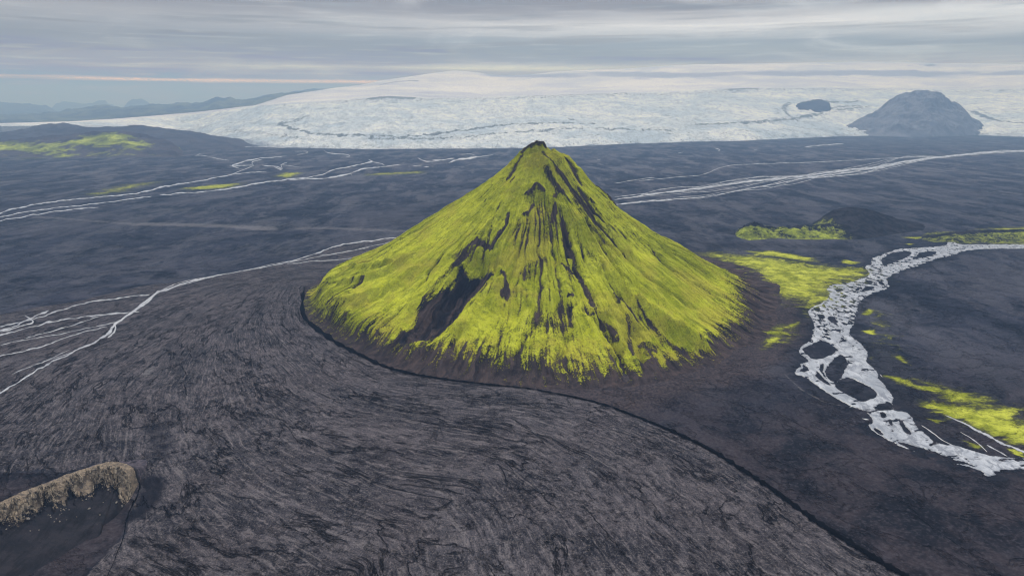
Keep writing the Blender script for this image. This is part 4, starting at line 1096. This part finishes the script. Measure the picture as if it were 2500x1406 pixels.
# ------------------------------------------------------------------ tan rocky ridge, lower left
def make_ridge():
    crest_px = [(-160, 1290), (-60, 1250), (0, 1226), (60, 1198), (120, 1176), (190, 1149), (240, 1134), (275, 1126), (305, 1131), (322, 1140), (332, 1158), (338, 1172)]
    hts = [24, 23, 22, 21, 20, 19, 18, 18.5, 14.5, 13, 7, 1.5]
    C = np.array([at(px, py, h) for (px, py), h in zip(crest_px, hts)]); hts = np.array(hts, float)
    # grid in (along, across)
    L = np.hypot(*(C[1:] - C[:-1]).T); s = np.concatenate([[0], np.cumsum(L)])
    t = np.linspace(0, s[-1], 420)
    cx = np.interp(t, s, C[:, 0]); cy = np.interp(t, s, C[:, 1]); ch = np.interp(t, s, hts)
    k = np.ones(25) / 25
    sm = lambda v: np.convolve(np.pad(v, 12, mode='edge'), k, 'valid')
    cx, cy, ch = sm(cx), sm(cy), sm(ch)
    dx, dy = sm(np.gradient(cx)), sm(np.gradient(cy)); g = np.hypot(dx, dy); nx, ny = dy / g, -dx / g     # towards the camera side
    # keep the normals close to a common direction so the strip never folds
    mx, my = .30, -.954
    nx = nx * .25 + mx * .75; ny = ny * .25 + my * .75; g = np.hypot(nx, ny); nx, ny = nx / g, ny / g
    a = np.concatenate([np.linspace(-75, -14, 60, endpoint=False), np.linspace(-14, 30, 150, endpoint=False), np.linspace(30, 95, 110)])
    A, T = np.meshgrid(a, t, indexing='ij'); A0 = A.copy()
    bc = lambda v: np.broadcast_to(v, A.shape)
    H = bc(ch); A = A * (.22 + .78 * H / 20.0)
    X = bc(cx) + bc(nx) * A; Y = bc(cy) + bc(ny) * A
    back = H * np.clip(1 + A / 30.0, 0, 1) ** 1.6
    topw = 14.0
    fr = np.where(A < topw, H - A * .12, (H - topw * .12 + 1.4) * np.exp(-np.maximum(A - topw, 0) / (np.maximum(H, 4) * 1.75)) - 1.4)
    Z0 = np.where(A < 0, back, fr)
    tz = terrain(X, Y)
    sm_fl = tz - .8
    edge = fbm(T / 16, T * 0 + 3, 3, 121)
    edge2 = fbm(T / 6, A / 9, 3, 127)
    edge3 = fbm(X / 3.2, Y / 3.2, 4, 129, .65)
    band = sstep(A + edge2 * 3 + edge3 * 2, -5, 0) * (1 - sstep(A + edge * 8 + edge2 * 5 + edge3 * 5, 17, 30)) * sstep(H, 2, 8)
    crag = sstep(A, 9 + edge * 5, 14 + edge * 5) * (1 - sstep(A + edge * 10 + edge2 * 6 + edge3 * 6, 20, 34)) * sstep(edge2 * .9 + edge + .35, -.15, .4) * sstep(H, 2, 8)
    r1 = ridged(X / 5.5, Y / 5.5, 4, 131, .6); r2 = ridged(X / 2.2, Y / 2.2, 3, 137, .6)
    Z = Z0 + crag * (1.6 + r1 * 3.2 * (.5 + np.clip(edge + .3, 0, 1)) + r2 * 1.0) + band * r2 * .25 + fbm(X / 20, Y / 20, 3, 139) * .7
    Z = Z + .15 * ridged(X / 4, Y / 4, 3, 141) * sstep(A, -12, -4) * (1 - sstep(A, 0, 4)) * sstep(T, s[-1] * .45, s[-1] * .6)
    Z = np.maximum(Z, sm_fl - 2)
    bk = sstep(-A0, 6, 16)
    fade = sstep(A0, 70, 95) + sstep(-A0, 40, 60)
    endf = sstep(T, s[-1] * .97, s[-1])
    Z = Z * (1 - fade) + (sm_fl - 1) * fade
    Z = Z * (1 - endf) + (sm_fl - 1) * endf
    tan = np.maximum(band, crag)
    m, n = mat('tan_tuff')
    P = n.pos()
    a1 = n.noise(P, .35, 8, .7, .6); a2 = n.noise(P, 1.4, 6, .75)
    tn = n.attr('tan'); cr = n.attr('crag')
    sand = n.mix(n.ss(n.noise(n.sc3(P, (.03, .08, .1)), 1, 6, .65), .38, .62), srgb(30, 31, 38), srgb(44, 42, 48))
    sand = n.mix(n.mul(n.ss(a2, .53, .68), .4), sand, srgb(66, 63, 66))
    sand = n.mix(n.mul(n.ss(n.noise(n.sc3(P, (.25, .05, .05)), 1, 7, .7), .52, .40), .6), sand, srgb(18, 19, 24))
    tc = n.mix(n.ss(a1, .38, .62), srgb(92, 84, 78), srgb(142, 128, 112))
    rc = n.mix(n.ss(a1, .40, .60), srgb(70, 64, 60), srgb(170, 156, 138))
    rc = n.mix(n.ss(a2, .46, .34), rc, srgb(40, 37, 36))
    tc = n.mix(n.ss(cr, .2, .5), tc, rc)
    sand = n.mix(n.attr('bk'), sand, n.mix(n.ss(a1, .4, .6), srgb(46, 44, 54), srgb(84, 78, 86)))
    mk = n.ss(n.add(tn, n.add(n.mul(n.sub(a1, .5), .9), n.mul(n.sub(a2, .5), 2.4))), .38, .62)
    n.finish(n.mix(mk, sand, tc), .95, .1, n.add(a1, n.mul(a2, .5)), dist=.8, strength=.8)
    o = grid_mesh('rocky_ridge', X, Y, Z, m, dict(tan=tan, crag=crag, bk=bk), label='dark sand ridge topped with tan crumbling rock in the lower left corner', cat='ridge')
    # fallen boulders: each a thing of its own
    bm_, bn = mat('boulder_rock'); BP = bn.pos()
    bn.finish(bn.mix(bn.ss(bn.noise(BP, 1.3, 6, .7), .4, .6), srgb(96, 90, 86), srgb(176, 168, 158)), .95, .1)
    import bmesh
    meshes = []
    for v in range(5):
        b = bmesh.new(); bmesh.ops.create_icosphere(b, subdivisions=2, radius=1.0)
        rr = np.random.RandomState(200 + v); sq = rr.uniform(.6, 1.1, 3)
        for vt in b.verts:
            c = vt.co; kf = 1 + .28 * float(perlin(c.x * 1.3 + v * 5, c.y * 1.3 + c.z * 1.1, 150 + v))
            vt.co = Vector((c.x * sq[0] * kf, c.y * sq[1] * kf, c.z * sq[2] * .75 * kf))
        me = bpy.data.meshes.new('boulder'); b.to_mesh(me); b.free(); me.materials.append(bm_)
        meshes.append(me)
    rr = np.random.RandomState(12)
    flatX, flatY, flatZ = X.ravel(), Y.ravel(), Z.ravel()
    def place(px, py, size, label, group):
        # meet the ridge surface along the pixel's ray
        a_, b_, c_ = ray(px, py)
        best = None
        for tq in np.linspace(430, 640, 140):
            xx, yy, zz = a_ * tq, b_ * tq, CAM_H + c_ * tq
            k2 = int(np.argmin((flatX - xx) ** 2 + (flatY - yy) ** 2))
            if zz <= flatZ[k2]:
                best = (xx, yy, flatZ[k2]); break
        if best is None: return
        ob = link('boulder', meshes[rr.randint(5)], None, label, 'boulder', group=group)
        ob.location = (best[0], best[1], best[2] + size * .25); ob.scale = (size,) * 3
        ob.rotation_euler = (0, 0, rr.uniform(0, 6.28))
    for (px, py, sz, lb) in [(70, 1271, 1.5, 'largest pale boulder lying alone below the left outcrop of the ridge'), (146, 1274, .8, 'single pale boulder on the dark sand right of the largest one'),
                             (318, 1190, .8, 'pale boulder near the right tip of the tan ridge'), (218, 1244, 1.0, 'pale flat boulder below the rounded crag in the middle of the ridge'),
                             (285, 1232, 1.0, 'pale boulder on the dark slope next to the curling channel'), (298, 1237, 1.1, 'rightmost pale boulder beside the curling dark channel'), (264, 1196, .7, 'small pale boulder on dark sand between the crag and the ridge tip')]:
        place(px, py, sz, lb, 'boulders fallen from the tan ridge')
    for i in range(46):
        px = rr.choice([rr.normal(70, 30), rr.normal(150, 25), rr.uniform(10, 260)]); py = 1236 + abs(rr.normal(0, 26)) - (px - 70) * .12
        if px < 4: continue
        place(px, py, rr.uniform(.28, .62), 'one of the small grey stones scattered over dark sand below the tan ridge', 'small stones scattered below the tan ridge')


make_ridge()

# ------------------------------------------------------------------ air
hz = bpy.data.meshes.new('haze')
X0, X1, Y0, Y1, Z0, Z1 = -53000, 53000, -53000, 53000, -50, HAZE_TOP
vv = [(x, y, z) for x in (X0, X1) for y in (Y0, Y1) for z in (Z0, Z1)]
hz.from_pydata(vv, [], [(0, 1, 3, 2), (4, 6, 7, 5), (0, 4, 5, 1), (2, 3, 7, 6), (0, 2, 6, 4), (1, 5, 7, 3)])
hz.update()
hm = bpy.data.materials.new('haze_air'); hm.use_nodes = True; h = NT(hm.node_tree)
pv = h.n('ShaderNodeVolumePrincipled'); pv.inputs['Color'].default_value = HAZE_C + (1,); pv.inputs['Density'].default_value = HAZE_D
pv.inputs['Absorption Color'].default_value = (.556, .556, .556, 1)
pv.inputs['Anisotropy'].default_value = 0.15
ho = h.n('ShaderNodeOutputMaterial'); h.t.links.new(pv.outputs[0], ho.inputs['Volume'])
hz.materials.append(hm)
link('haze', hz, 'stuff', 'thin blue haze filling the air over the whole plain', 'haze')
